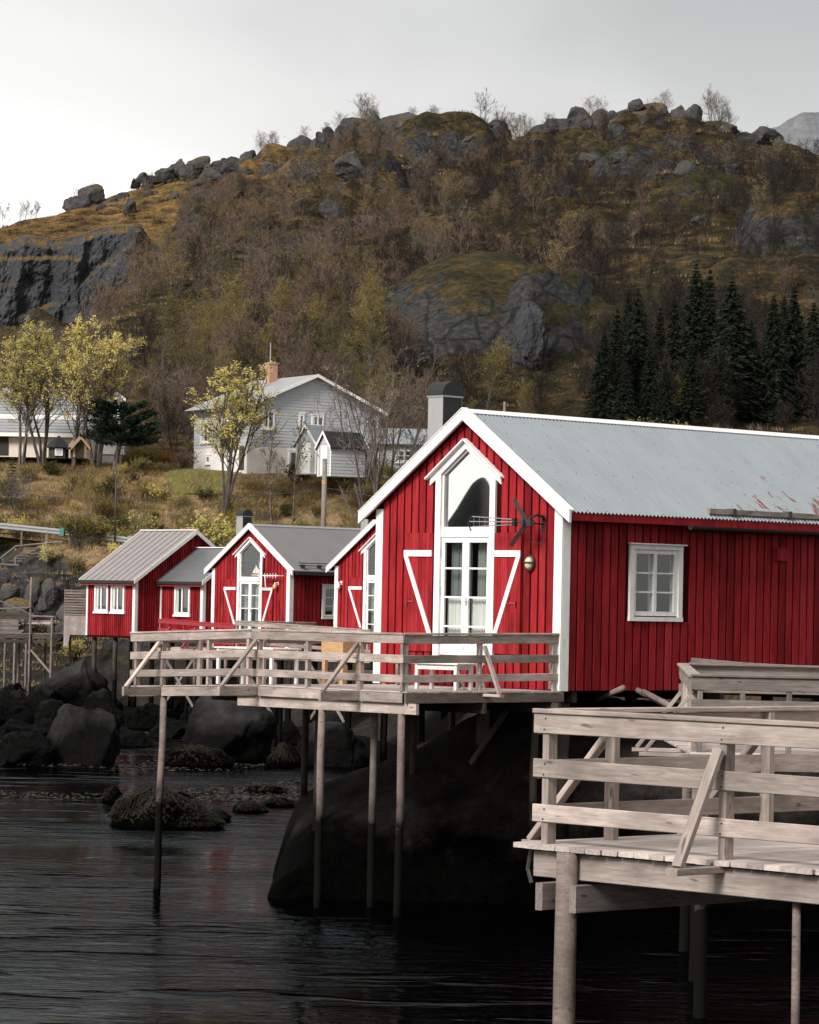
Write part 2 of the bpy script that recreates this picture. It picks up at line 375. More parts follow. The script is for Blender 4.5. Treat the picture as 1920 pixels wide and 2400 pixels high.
class MB:
    def __init__(s): s.v = []; s.f = []; s.mi = []
    def add(s, vs, fs, mi=0):
        b = len(s.v); s.v.extend([tuple(q) for q in vs]); s.f.extend([tuple(i + b for i in f) for f in fs]); s.mi.extend([mi] * len(fs)); return s
    def box(s, x0, x1, y0, y1, z0, z1, mi=0):
        return s.add([(x0, y0, z0), (x1, y0, z0), (x1, y1, z0), (x0, y1, z0), (x0, y0, z1), (x1, y0, z1), (x1, y1, z1), (x0, y1, z1)],
                     [(3, 2, 1, 0), (4, 5, 6, 7), (0, 1, 5, 4), (1, 2, 6, 5), (2, 3, 7, 6), (3, 0, 4, 7)], mi)
    def bar(s, p0, p1, w, h, up=(0, 0, 1), mi=0):
        p0 = Vector(p0); p1 = Vector(p1); d = (p1 - p0).normalized(); up = Vector(up)
        if abs(d.dot(up)) > .999: up = Vector((0, 1, 0))
        sd = d.cross(up).normalized(); u = sd.cross(d); a = sd * (w / 2); b = u * (h / 2)
        vs = [p + q for p in (p0, p1) for q in (-a - b, a - b, a + b, -a + b)]
        return s.add(vs, [(3, 2, 1, 0), (4, 5, 6, 7), (0, 1, 5, 4), (1, 2, 6, 5), (2, 3, 7, 6), (3, 0, 4, 7)], mi)
    def tube(s, pts, rad, n=6, mi=0, cap=True):
        pts = [Vector(p) for p in pts]; rings = []
        for i, p in enumerate(pts):
            d = (pts[min(i + 1, len(pts) - 1)] - pts[max(i - 1, 0)]).normalized()
            a = d.orthogonal().normalized() if i == 0 else (pa - d * pa.dot(d)).normalized()
            pa = a; b = d.cross(a); r = rad[i] if isinstance(rad, (list, tuple)) else rad
            rings.append([p + (a * math.cos(6.28319 * j / n) + b * math.sin(6.28319 * j / n)) * r for j in range(n)])
        vs = [q for r in rings for q in r]; fs = []
        for i in range(len(pts) - 1):
            for j in range(n):
                fs.append((i * n + j, i * n + (j + 1) % n, (i + 1) * n + (j + 1) % n, (i + 1) * n + j))
        if cap and n > 2: fs += [tuple(range(n - 1, -1, -1)), tuple(range((len(pts) - 1) * n, len(pts) * n))]
        return s.add(vs, fs, mi)
    def prism(s, poly, axis, a0, a1, mi=0):
        # poly: 2-D points; axis 'y' -> (x, z), 'x' -> (y, z), 'z' -> (x, y)
        def pt(p, a): return {'y': (p[0], a, p[1]), 'x': (a, p[0], p[1]), 'z': (p[0], p[1], a)}[axis]
        n = len(poly); vs = [pt(p, a0) for p in poly] + [pt(p, a1) for p in poly]
        ar = sum(poly[i][0] * poly[(i + 1) % n][1] - poly[(i + 1) % n][0] * poly[i][1] for i in range(n))
        flip = (ar > 0) != (axis == 'y'); flip = flip if a1 > a0 else not flip
        f0 = tuple(range(n)); f1 = tuple(range(n, 2 * n)); sd = [(i, (i + 1) % n, (i + 1) % n + n, i + n) for i in range(n)]
        if flip: fs = [f0[::-1], f1] + sd
        else: fs = [f0, f1[::-1]] + [q[::-1] for q in sd]
        return s.add(vs, fs, mi)
    def obj(s, name, mat, parent=None, smooth=False, loc=None):
        me = bpy.data.meshes.new(name)
        vs = s.v
        if loc is not None: vs = [(a - loc[0], b - loc[1], c - loc[2]) for a, b, c in vs]
        me.from_pydata(vs, [], s.f)
        for q in (mat if isinstance(mat, (list, tuple)) else [mat]): me.materials.append(M[q])
        if any(s.mi): me.polygons.foreach_set('material_index', s.mi)
        if smooth: me.polygons.foreach_set('use_smooth', [True] * len(me.polygons))
        me.update()
        o = link(name, me, parent)
        if loc is not None: o.location = loc
        return o

_beam = {}
def beam(name, p0, p1, w, h, parent, mat, up=(0, 0, 1), ch=.005):
    """one sawn board from p0 to p1 (its centre line), w across, h high, edges eased"""
    p0 = Vector(p0); p1 = Vector(p1); L = (p1 - p0).length
    key = (round(L, 2), round(w, 3), round(h, 3), mat)
    me = _beam.get(key)
    if me is None:
        L = key[0]; a = w / 2; b = h / 2; c = min(ch, a * .45, b * .45)
        sec = [(-a + c, -b), (a - c, -b), (a, -b + c), (a, b - c), (a - c, b), (-a + c, b), (-a, b - c), (-a, -b + c)]
        vs = [(x, y, z) for x in (0, L) for y, z in sec]
        fs = [tuple(range(7, -1, -1)), tuple(range(8, 16))] + [(i, (i + 1) % 8, (i + 1) % 8 + 8, i + 8) for i in range(8)]
        me = bpy.data.meshes.new(name); me.from_pydata(vs, [], fs); me.materials.append(M[mat]); me.update(); _beam[key] = me
    o = link(name, me, parent)
    d = (p1 - p0).normalized(); up = Vector(up)
    if abs(d.dot(up)) > .995: up = Vector((0, 1, 0))
    y = up.cross(d).normalized(); z = d.cross(y)
    o.matrix_local = Matrix(((d.x, y.x, z.x, p0.x), (d.y, y.y, z.y, p0.y), (d.z, y.z, z.z, p0.z), (0, 0, 0, 1)))
    return o
def pile(name, p, ztop, zbot, r, parent, mat='pile_wood', lean=(0, 0)):
    m = MB(); pts = []; rs = []
    rr = random.Random(int(p[0] * 971 + p[1] * 37))
    for i in range(6):
        t = i / 5; pts.append((lean[0] * t + rr.uniform(-.012, .012), lean[1] * t + rr.uniform(-.012, .012), zbot + (ztop - zbot) * (1 - t) - ztop)); rs.append(r * (1 + .10 * t))
    m.tube(pts, rs, 10)
    o = m.obj(name, mat, parent, smooth=True); o.location = (p[0], p[1], ztop); return o

TH = math.radians(-46.4)
CT, ST = math.cos(TH), math.sin(TH)
def loc2w(base, x, y, z=0): return Vector((base[0] + CT * x - ST * y, base[1] + ST * x + CT * y, base[2] + z))

# ------------------------------------------------------------------ terrain
def lerp(x, xs, ys): return float(np.interp(x, xs, ys))
SHX = [-400, -60, -30, -20, -13, -6, -1.5, .5, 2, 3.6, 5.0, 12, 40, 400]
SHY = [230, 195, 183, 177, 168, 149, 135, 116, 92, 76, 70.5, 66, 64, 60]
SEG = np.stack([np.array(SHX[:-1]), np.array(SHY[:-1]), np.array(SHX[1:]), np.array(SHY[1:])], 1)
SKY = [(-400, 700), (-150, 640), (0, 572), (45, 532), (67, 504), (156, 482), (222, 452), (312, 428), (378, 395), (445, 378), (560, 372), (668, 352), (735, 330), (780, 306), (830, 288), (900, 282), (980, 296), (1110, 304), (1230, 308), (1330, 286), (1436, 266), (1550, 262), (1640, 272), (1725, 308), (1760, 318), (1840, 322), (1920, 356), (2100, 400), (2500, 430)]
RX = [(p - 960) / FPX * 480 for p, q in SKY]
RZ = [EYE + (1419 + .02 * (p - 960) - q) / FPX * 480 + .1 for p, q in SKY]
def sstep(a, b, x):
    t = np.clip((x - a) / (b - a), 0, 1); return t * t * (3 - 2 * t)
def roadz(x): return np.interp(x, [-80, -23, -14, 0, 80], [9.8, 9.0, 8.1, 7.5, 7.0])
def base_height(x, y):
    x = np.asarray(x, float); y = np.asarray(y, float)
    d2 = np.full(x.shape, 1e9)
    for ax, ay, bx, by in SEG:
        vx, vy = bx - ax, by - ay; t = np.clip(((x - ax) * vx + (y - ay) * vy) / (vx * vx + vy * vy), 0, 1)
        d2 = np.minimum(d2, (x - ax - t * vx) ** 2 + (y - ay - t * vy) ** 2)
    d = np.sqrt(d2) * np.where(y > np.interp(x, SHX, SHY), 1, -1)
    zs = np.interp(d, [-60, -15, -3, 0, 2, 4, 6.5, 9, 14, 40, 120, 900], [-6, -3.2, -1.0, .15, 1.2, 3.5, 8.2, 11, 15, 34, 100, 400])
    zr = roadz(x)
    E = np.where(y < 183, 4.2 + (zr - 4.2) * sstep(150, 183.5, y), zr)
    E = E + sstep(191.5, 204, y) * (13.4 - zr) + sstep(204, 217, y) * .9
    # the hill
    ridge = np.interp(x, RX, RZ)
    t = np.clip((y - 217) / (480 - 217), 0, 1)
    right = 14.3 + (ridge - 14.3) * (t * .93 + .07 * np.sin(t * math.pi / 2))
    left = np.interp(y, [217, 300, 396, 405, 480], [0, 9.0, 23.5, 35.0, 36]) 
    left = np.where(y > 405, 14.3 + 35.0 + (ridge - 49.3) * np.clip((y - 405) / 75, 0, 1), 14.3 + left)
    c = sstep(-25.5, -31, x)
    hill = right * (1 - c) + left * c
    hill = hill - np.clip(y - 480, 0, 400) * .22
    for bx, by, rx, ry, bh, pw in ((6.0, 274, 9.2, 13, 5.4, .42), (10.5, 262, 3.2, 6, 4.2, .5), (15.2, 268, 3.4, 7, 3.4, .5), (37, 322, 6.5, 9, 5.5, .5), (-4.5, 384, 4.0, 6, 2.6, .5), (-14, 418, 5, 6, 2.8, .5), (-19, 402, 5, 6, 3.0, .45), (18, 350, 6, 7, 2.6, .5), (28, 405, 7, 8, 3.2, .5), (3, 420, 7, 7, 3.0, .5)):
        e = ((x - bx) / rx) ** 2 + ((y - by) / ry) ** 2
        hill = hill + bh * np.clip(1 - e, 0, 1) ** pw
    E = np.where(y > 217, hill, E)
    return np.minimum(zs, E), d
def rough(x, y):
    a = np.clip((y - 205) / 60, 0, 1)
    p = Vector((x, y, 0))
    f = mn.fractal(p * .045, 1.0, 2.0, 4) * 2.3 * a
    g = abs(mn.noise(p * .11 + Vector((7, 3, 1)))) * 2.2 * a
    cr = max(0., mn.fractal(p * .075 + Vector((1, 9, 4)), .8, 2.0, 5)) * 5.0 * min(1, max(0, (y - 300) / 90))
    f += min(cr, 2.6 + .3 * cr) * (1 if y < 455 else .5)
    lf = 1 - .8 * min(1, max(0, (-24 - x) / 10)) * min(1, max(0, (y - 385) / 20))
    lf *= 1 - .85 * min(1, max(0, (x - 37) / 6)) * min(1, max(0, (y - 395) / 20))
    f *= lf; g *= lf
    return f * (1 if y < 455 else .45) + g * (.9 if y < 455 else .3) - .8 * a + mn.fractal(p * .33, 1.0, 2.0, 3) * .32 * (1 if abs(y - 187.7) > 3.2 else .12)
xs = np.unique(np.concatenate([np.linspace(-420, -70, 24), np.linspace(-70, 70, 170), np.linspace(70, 420, 24)]))
ys = np.unique(np.concatenate([np.linspace(52, 165, 60), np.linspace(165, 225, 61), np.linspace(225, 500, 230), np.linspace(500, 800, 14)]))
GX, GY = np.meshgrid(xs, ys)
Z, D = base_height(GX, GY)
RO = np.array([[rough(x, y) for x in xs] for y in ys])
Z = Z + RO
nx, ny = len(xs), len(ys)
verts = np.stack([GX.ravel(), GY.ravel(), Z.ravel()], 1)
ii = np.arange(nx * ny).reshape(ny, nx)
faces = np.stack([ii[:-1, :-1].ravel(), ii[:-1, 1:].ravel(), ii[1:, 1:].ravel(), ii[1:, :-1].ravel()], 1)
me = bpy.data.meshes.new('hill_terrain'); me.from_pydata(verts.tolist(), [], faces.tolist()); me.materials.append(M['hillside'])
me.polygons.foreach_set('use_smooth', [True] * len(me.polygons)); me.update()
tag(link('hill_terrain', me), 'steep brown hillside with heather and dark rock above the shore', 'hill', kind='structure')

def H(x, y):                       # height of the ground mesh
    i = min(max(int(np.searchsorted(xs, x)) - 1, 0), nx - 2); j = min(max(int(np.searchsorted(ys, y)) - 1, 0), ny - 2)
    u = (x - xs[i]) / (xs[i + 1] - xs[i]); v = (y - ys[j]) / (ys[j + 1] - ys[j])
    return float((Z[j, i] * (1 - u) + Z[j, i + 1] * u) * (1 - v) + (Z[j + 1, i] * (1 - u) + Z[j + 1, i + 1] * u) * v)
def hit(px, py, y0=190., y1=520.):
    r = ray(px, py); prev = y0
    t = y0
    while t < y1:
        p = Vector((0, 0, EYE)) + r * (t / r.y)
        if H(p.x, t) > p.z: return p
        t += 1.0 + t * .004
    return None


m = MB(); m.add([(-2500, -400, WATER), (2500, -400, WATER), (2500, 1500, WATER), (-2500, 1500, WATER)], [(0, 1, 2, 3)])
tag(m.obj('water', 'water'), 'dark rippled sea water below the piers', 'water', kind='structure')
m = MB(); m.add([(-2500, -400, -4), (2500, -400, -4), (2500, 70, -4), (-2500, 70, -4)], [(0, 1, 2, 3)])
tag(m.obj('seabed', 'black_rock'), 'dark sea floor under the water', 'seabed', kind='structure')

def noisy(co, amp, sc, seed, oct=4):
    p = Vector(co) * sc + Vector((seed * 3.7, seed * 1.3, -seed * 2.1))
    return mn.fractal(p, .9, 2.1, oct) * amp
import bmesh
def rock_mesh(name, mat, seed, sub=4, amp=.22, flat=0.0, facet=.5, smooth=True, grooves=0.):
    bm = bmesh.new(); bmesh.ops.create_icosphere(bm, subdivisions=sub, radius=1.0)
    rr = random.Random(seed)
    planes = []
    for i in range(9 if facet < .7 else 13):
        n = Vector((rr.gauss(0, 1), rr.gauss(0, 1), rr.gauss(0, .9))).normalized(); planes.append((n, rr.uniform(.62, .9) if facet < .7 else rr.uniform(.46, .82)))
    for v in bm.verts:
        c = v.co.copy(); n = c.normalized()
        for pn, pd in planes:
            e = c.dot(pn) - pd
            if e > 0: c -= pn * e * facet
        c += n * noisy(n, amp, 1.4, seed, 5) + n * noisy(n, amp * .3, 6, seed + 3, 4)
        if grooves: c += n * (abs(mn.noise(Vector((c.x * 5 + seed, c.y * 5, c.z * 1.1)))) - .25) * grooves + n * noisy(c, grooves * .35, 11, seed + 5, 3)
        if c.z > 0: c.z *= (1 - flat * .3)
        v.co = c
    me = bpy.data.meshes.new(name); bm.to_mesh(me); bm.free(); me.materials.append(M[mat])
    if smooth: me.polygons.foreach_set('use_smooth', [True] * len(me.polygons))
    me.update(); return me

# the far mountain past the right shoulder of the hill, and the peak across the fjord that the gable windows mirror
def massif(name, pts, mat, label, thick, seed, wob, base=-5):
    m = MB(); n = len(pts); K = 14
    rows = []
    for i, (x, y, z) in enumerate(pts):
        for j in range(K + 1):
            t = j / K; yy = y - thick * (1 - t); hh = base + (z - base) * (t ** 1.25)
            q = Vector((x, yy, hh)); d = mn.fractal(q * wob + Vector((seed, 0, 0)), 1, 2, 5) * (z - base) * .10 * math.sin(min(t, .94) * math.pi)
            rows.append((x, yy, hh + d))
    fs = [(i * (K + 1) + j, (i + 1) * (K + 1) + j, (i + 1) * (K + 1) + j + 1, i * (K + 1) + j + 1) for i in range(n - 1) for j in range(K)]
    m.add(rows, fs); o = m.obj(name, mat, smooth=False); tag(o, label, 'mountain', kind='structure'); return o
pts = []
for i in range(90):
    px = 1560 + i * 9
    y0 = np.interp(px, [1560, 1740, 1765, 1800, 1835, 1850, 1890, 1920, 2000, 2150, 2400], [420, 330, 312, 304, 290, 276, 262, 257, 240, 260, 380]) + 5 * mn.noise(Vector((px * .045, 1, 2))) + 3 * mn.noise(Vector((px * .16, 5, 2)))
    q = at(px, y0, 1150); pts.append((q.x, q.y, q.z))
massif('far_mountain', pts, 'far_rock', 'bare pale grey mountain behind the right shoulder of the hill', 420, 3, .02)
def mirrored(px, py, X):           # where the sight line through a gable-window pixel goes after the pane turns it aside
    nrm = Vector((ST, -CT, 0)); p0 = Vector((2.7284, 60.0, 4.16)); e = Vector((0, 0, EYE)); r = ray(px, py)
    t = (p0 - e).dot(nrm) / r.dot(nrm); h = e + r * t; q = r - nrm * (2 * r.dot(nrm))
    return h + q * ((X - h.x) / q.x)
m = MB(); prof = [mirrored(a_, b_, -330) for a_, b_ in ((1160, 1300), (1158, 1178), (1151, 1150), (1142, 1128), (1134, 1117), (1124, 1116), (1114, 1124), (1104, 1136), (1090, 1158), (1072, 1190), (1048, 1226), (1020, 1300))]
K = 10
for q in prof:
    for j in range(-K, K + 1):
        t = j / K; zz = -1 + (q.z + 1) * (1 - abs(t) ** 1.6); w_ = 14 * t
        m.v.append((q.x + w_, q.y + mn.noise(Vector((q.y, w_, 3)) * .4) * .25, zz + mn.noise(Vector((q.y * .7, w_ * .3, 9))) * .35))
n_ = 2 * K + 1
for i in range(len(prof) - 1):
    for j in range(n_ - 1): m.f.append((i * n_ + j, i * n_ + j + 1, (i + 1) * n_ + j + 1, (i + 1) * n_ + j))
m.mi = [0] * len(m.f); o = m.obj('fjord_peak', 'peak_rock', smooth=True)
tag(o, 'steep dark peak across the water mirrored in the gable window', 'mountain', kind='structure')

# ------------------------------------------------------------------ red cabins
CW = 4.80; XC = -2.40; ZR = 5.03; SL = .687            # width, ridge line, ridge height, roof slope
def roofz(x): return ZR - SL * abs(x - XC)
OX0, OX1 = -3.08, -1.80                                # gable opening
OB, OS, OP = .55, 3.88, 4.34
def corrugated(x0, x1, y0, y1, wl, amp, zf, dz):
    """a sheet whose waves run down the slope from x0 to x1"""
    m = MB(); n = int((y1 - y0) / wl * 6); vs = []
    xsq = [x0 + (x1 - x0) * i / 2 for i in range(3)]
    for i in range(n + 1):
        y = y0 + (y1 - y0) * i / n; w = amp * math.sin(6.28319 * i / 6)
        for x in xsq: vs.append((x, y, zf(x) + dz + w))
    k = 3
    for i in range(n):
        for j in range(k - 1):
            a = i * k + j; f = (a, a + 1, a + k + 1, a + k)
            m.f.append(f if x1 > x0 else f[::-1])
    m.v = vs; m.mi = [0] * len(m.f); return m
def clip_board(x0, x1, lo, hi):
    return [(x0, lo(x0)), (x1, lo(x1)), (x1, hi(x1)), (x0, hi(x0))]
def glazing(parent, x0, x1, z0, z1, y, name='pane', axis='y'):
    m = MB()
    if axis == 'y': m.box(x0, x1, y - .003, y + .003, z0, z1)
    else: m.box(y - .003, y + .003, x0, x1, z0, z1)
    return m.obj(name, 'window_glass', parent)

def cabin(name, label, base, L, roof, full, lamp_amber=False, chimney=(-4.55, -4.15, 1.0), group='red cabins with pointed gable windows'):
    R = empty(name, base, TH); tag(R, label, 'cabin', group)
    T = .12                                                        # wall thickness
    under = .16                                                    # roof build-up below the sheet
    top = lambda x: roofz(x) - under
    # wall cores with real openings
    m = MB()
    m.prism([(-CW, 0), (OX0, 0), (OX0, top(OX0)), (-CW, top(-CW))], 'y', 0, T)
    m.prism([(OX1, 0), (0, 0), (0, top(0)), (OX1, top(OX1))], 'y', 0, T)
    m.prism([(OX0, 0), (OX1, 0), (OX1, OB), (OX0, OB)], 'y', 0, T)
    m.prism([(OX0, OS), (-2.44, OP), (-2.44, top(-2.44)), (OX0, top(OX0))], 'y', 0, T)
    m.prism([(-2.44, OP), (OX1, OS), (OX1, top(OX1)), (XC, top(XC)), (-2.44, top(-2.44))], 'y', 0, T)
    m.obj('gable_wall', 'red_core', R)
    wy0, wy1, wz0, wz1 = 1.86, 3.07, 1.34, 2.55
    m = MB()
    for a, b, c, d in ((T, wy0, 0, top(0)), (wy1, L, 0, top(0)), (wy0, wy1, 0, wz0), (wy0, wy1, wz1, top(0))): m.box(-T, 0, a, b, c, d)
    m.obj('side_wall', 'red_core', R)
    m = MB(); m.box(-CW, -CW + T, T, L, 0, top(-CW)); m.prism([(-CW, 0), (0, 0), (0, top(0)), (XC, top(XC)), (-CW, top(-CW))], 'y', L - T, L)
    m.obj('rear_wall', 'red_cladding', R)
    m = MB(); m.box(-CW + T, -T, T, L - T, .02, .14); m.obj('floor_slab', 'dark_timber', R)
    m = MB(); m.prism([(-CW + T, .14), (-T, .14), (-T, top(-T)), (XC, top(XC)), (-CW + T, top(-CW + T))], 'y', 3.6, 3.66)
    m.obj('partition', 'dark_interior', R)
    # cladding boards, raised over the core with shadow gaps
    lo0 = lambda x: -.02
    def gable_spans(x0, x1):
        xm = (x0 + x1) / 2
        if x1 <= -3.24 or x0 >= -1.64: return [(lo0, top)]
        hood = lambda x: 4.45 - .70 * abs(x + 2.44)
        return [(lo0, lambda x: OB - .07), (hood, top)]
    joined = MB(); rr = random.Random(3)
    def put_board(poly, axis, a0, a1):
        if full: MB().prism(poly, axis, a0, a1).obj('board', 'red_paint', R)
        else: joined.prism(poly, axis, a0, a1)
    p = .195; bw = .152; x = -CW + .17
    while x + bw < -.15:
        for lo, hi in gable_spans(x, x + bw):
            a, b = x, x + bw
            if lo is not lo0 and not (hi(a) - lo(a) > .03 or hi(b) - lo(b) > .03): continue
            j = rr.uniform(-.004, .004)
            put_board(clip_board(a, b, lo, hi), 'y', -.026 + j, -.001)
        x += p
    y = .20; p = .213; bw = .168
    while y + bw < L - .1:
        z1 = top(0) - .0
        spans = [(-.02, z1)]
        if y + bw > wy0 - .12 and y < wy1 + .12: spans = [(-.02, wz0 - .10), (wz1 + .08, z1)]
        for a, b in spans:
            j = rr.uniform(-.004, .004)
            put_board([(y, a), (y + bw, a), (y + bw, b), (y, b)], 'x', .001, .026 + j)
        y += p
    if not full:
        tag(joined.obj('cladding', 'red_cladding', R), kind='stuff')
    # corner boards
    MB().box(-.165, .032, -.034, -.001, -.03, top(0) + .02).obj('corner_board', 'white_paint', R)
    MB().box(.001, .034, -.001, .185, -.03, top(0) + .01).obj('corner_board', 'white_paint', R)
    MB().box(-CW - .03, -CW + .16, -.034, -.001, -.03, top(-CW) + .02).obj('corner_board', 'white_paint', R)
    # roof
    yf = -.17; xe = .33; xw = 2 * XC - xe
    corrugated(XC, xe, yf, L + .2, .10, .017, roofz, 0).obj('roof_sheet', roof, R, smooth=True)
    corrugated(XC, xw, yf, L + .2, .10, .017, roofz, 0).obj('roof_sheet', roof, R, smooth=True)
    m = MB()
    for a, b in ((XC, xe - .04), (xw + .04, XC)):
        za, zb = roofz(a) - .03, roofz(b) - .03
        m.prism([(a, za - .10), (b, zb - .10), (b, zb), (a, za)], 'y', yf + .035, L + .18)
    m.obj('roof_deck', 'red_core', R)
    MB().box(xe - .045, xe - .015, yf + .04, L + .18, roofz(xe) - .15, roofz(xe) - .014).obj('fascia', 'red_paint', R)
    for a, b in ((XC, xe + .02), (xw - .02, XC)):
        sg = 1 if b > XC else -1
        MB().prism([(a, roofz(a) - .175), (b, roofz(b) - .175), (b, roofz(b) + .035), (a, roofz(a) + .035)], 'y', yf - .03, yf + .03).obj('barge_board', 'white_paint', R)
        MB().prism([(a, roofz(a) + .037), (b, roofz(b) + .037), (b, roofz(b) + .055), (a, roofz(a) + .055)], 'y', yf - .045, yf + .10).obj('barge_cap', 'white_paint', R)
    m = MB(); w_ = .10
    m.prism([(XC - w_, roofz(XC - w_) + .018), (XC, ZR + .02), (XC + w_, roofz(XC + w_) + .018), (XC + w_, roofz(XC + w_) + .028), (XC, ZR + .035), (XC - w_, roofz(XC - w_) + .028)], 'y', yf + .11, L + .2)
    m.obj('ridge_cap', 'white_paint' if full else 'grey_metal', R)
    if full:
        m = MB()
        rr2 = random.Random(5)
        for row in range(8):
            xx = XC + .28 + row * .345
            for i in range(28):
                yy = .1 + i * .50 + (row % 2) * .25 + rr2.uniform(-.03, .03)
                if yy < L: m.box(xx - .0045, xx + .0045, yy - .0045, yy + .0045, roofz(xx) + .006, roofz(xx) + .02)
        tag(m.obj('roof_screws', 'dark_metal', R), kind='stuff')
        beam('eave_plank', (.23, 3.65, roofz(.23) + .075), (.23, L, roofz(.23) + .06), .07, .10, R, 'weathered_wood')
        for yy in (4.3, 5.9, 7.6, 9.3): MB().box(.12, .31, yy, yy + .05, roofz(.2) - .02, roofz(.2) + .12).obj('plank_bracket', 'dark_metal', R)
        m = MB()
        pr = [(.07 * math.cos(q), .07 * math.sin(q)) for q in [math.pi + math.pi * i / 6 for i in range(7)]]
        pr += [(.063 * math.cos(q), .063 * math.sin(q)) for q in [2 * math.pi - math.pi * i / 6 for i in range(7)]]
        m.prism([(.37 + a, 3.0 + b) for a, b in pr], 'y', 3.0, L); m.obj('gutter', 'dark_metal', R)
        MB().box(.03, .10, 5.80, 6.10, 2.43, 2.66).box(.03, .13, 5.78, 6.12, 2.66, 2.685).obj('vent_box', 'red_paint', R)
        m = MB()
    else:
        m = MB()
        for yy in np.arange(.5, L - 1, .9): m.box(.05, .30, yy, yy + .035, roofz(.17) + .01, roofz(.17) + .16)
        m.tube([(.18, .3, roofz(.17) + .12), (.18, L - 1, roofz(.17) + .12)], .018, 5); m.tube([(.18, .3, roofz(.17) + .22), (.18, L - 1, roofz(.17) + .22)], .018, 5)
        m.obj('snow_guard', 'black_metal', R)
        MB().box(xe - .02, xe + .09, 0, L, roofz(xe) - .16, roofz(xe) - .03).obj('gutter', 'black_metal', R)
    # chimney with barrel-shaped cap
    x0, x1, y0 = chimney; x0 += .0; y1 = y0 + .50; zt = 5.42
    f = empty('chimney', (0, 0, 0), 0, R)
    MB().box(x0, x1, y0, y1, roofz(x0) - .05, zt).obj('flue', ['flue_metal', 'black_metal'][0], f)
    MB().box(x1 + .001, x1 + .006, y0 + .01, y1 - .01, roofz(x1) + .05, zt - .003).obj('flue_side', 'black_metal', f)
    m = MB(); yc = (y0 + y1) / 2; ry = .29
    arc = [(yc + ry * math.cos(q), zt + .015 + .27 * math.sin(q)) for q in [math.pi * i / 10 for i in range(11)]]
    m.prism(arc, 'x', x0 - .03, x1 + .03); m.obj('cap', 'black_metal', f)
    MB().prism([(yc + (a - yc) * .93, zt + .015 + (b - zt - .015) * .93) for a, b in arc], 'x', x1 + .031, x1 + .036).obj('cap_opening', 'black_metal', f)
    MB().box(x0 - .02, x1 + .02, y0 - .02, y1 + .02, zt - .02, zt + .014).obj('collar', 'flue_metal', f)
    # gable window
    g = MB()
    for a, b in ((OX0, OX0 + .04), (OX1 - .04, OX1)): g.box(a, b, .0, .10, 2.86, OS - .01)
    g.box(OX0 + .04, OX1 - .04, 0, .10, 2.86, 2.90)
    for sg in (-1, 1):
        xa = OX0 if sg < 0 else OX1; za = OS
        xb = -2.44; zb = OP
        g.prism([(xa, za - .05), (xb, zb - .05), (xb, zb - .002), (xa, za - .002)], 'y', .002, .098)
    gw = g.obj('gable_window', 'white_paint', R)
    MB().prism([(OX0 + .041, 2.901), (OX1 - .041, 2.901), (OX1 - .041, OS - .02), (-2.44, OP - .052), (OX0 + .041, OS - .02)], 'y', .052, .058).obj('pane', 'coated_glass' if full else 'window_glass', gw)
    # trim round the opening
    MB().box(OX0 - .14, OX0 - .001, -.05, -.001, OB - .06, OS + .08).obj('door_trim', 'white_paint', R)
    MB().box(OX1 + .001, OX1 + .14, -.05, -.001, OB - .06, OS + .08).obj('door_trim', 'white_paint', R)
    MB().box(OX0, OX1, -.02, .10, 2.71, 2.855).obj('transom', 'white_paint', R)
    MB().box(OX0 - .16, OX1 + .16, -.09, -.001, OB - .115, OB - .062).obj('threshold', 'white_paint', R)
    for sg in (-1, 1):
        xe_ = -2.44 + sg * .93; q = .72
        hz = lambda x: OP - .004 - q * abs(x + 2.44)
        MB().prism([(xe_, hz(xe_)), (-2.44, hz(-2.44)), (-2.44, hz(-2.44) + .15), (xe_, hz(xe_) + .15)], 'y', -.055, -.004).obj('hood_trim', 'white_paint', R)
        MB().prism([(xe_ + sg * .06, hz(xe_ + sg * .06) + .152), (-2.44, hz(-2.44) + .152), (-2.44, hz(-2.44) + .185), (xe_ + sg * .06, hz(xe_ + sg * .06) + .185)], 'y', -.14, -.004).obj('hood', 'white_paint', R)
    # double door
    for k_, (a, b) in enumerate(((OX0 + .005, -2.443), (-2.437, OX1 - .005))):
        zb, zt_ = OB, 2.705
        d = MB()
        d.box(a, a + .085, .0, .045, zb, zt_); d.box(b - .085, b, .0, .045, zb, zt_)
        d.box(a + .085, b - .085, .0, .045, zt_ - .09, zt_); d.box(a + .085, b - .085, .0, .045, zb, zb + .20)
        bars = (1.075, 1.61, 2.14)
        for z in bars: d.box(a + .085, b - .085, .008, .038, z - .016, z + .016)
        dd = d.obj('door', 'white_paint', R)
        zz = [zb + .2] + [q for z in bars for q in (z - .016, z + .016)] + [zt_ - .09]
        for i in range(0, 8, 2): glazing(dd, a + .0855, b - .0855, zz[i], zz[i + 1], .022)
        if k_ == 0:
            m = MB()
            for z in (.8, 1.72, 2.42): m.box(a - .035, a + .012, -.012, -.001, z - .07, z + .07)
            m.obj('hinge', 'grey_metal', dd)
        else:
            MB().box(a + .02, a + .05, -.01, -.0005, 1.45, 1.6).tube([(a + .035, -.008, 1.54), (a + .035, -.05, 1.54), (a + .14, -.05, 1.54)], .009, 6).obj('handle', 'grey_metal', dd)
    c1 = MB()
    for a, b in ((OX0 + .05, -2.47), (-2.41, OX1 - .05)):
        n = 24; c1.add([(a + (b - a) * i / n, .14 + .02 * math.sin(i * 1.9), z) for i in range(n + 1) for z in (.58, 1.60)], [(2 * i, 2 * i + 2, 2 * i + 3, 2 * i + 1) for i in range(n)])
    if full: c1.obj('curtain', 'curtain', R)
    c2 = MB()
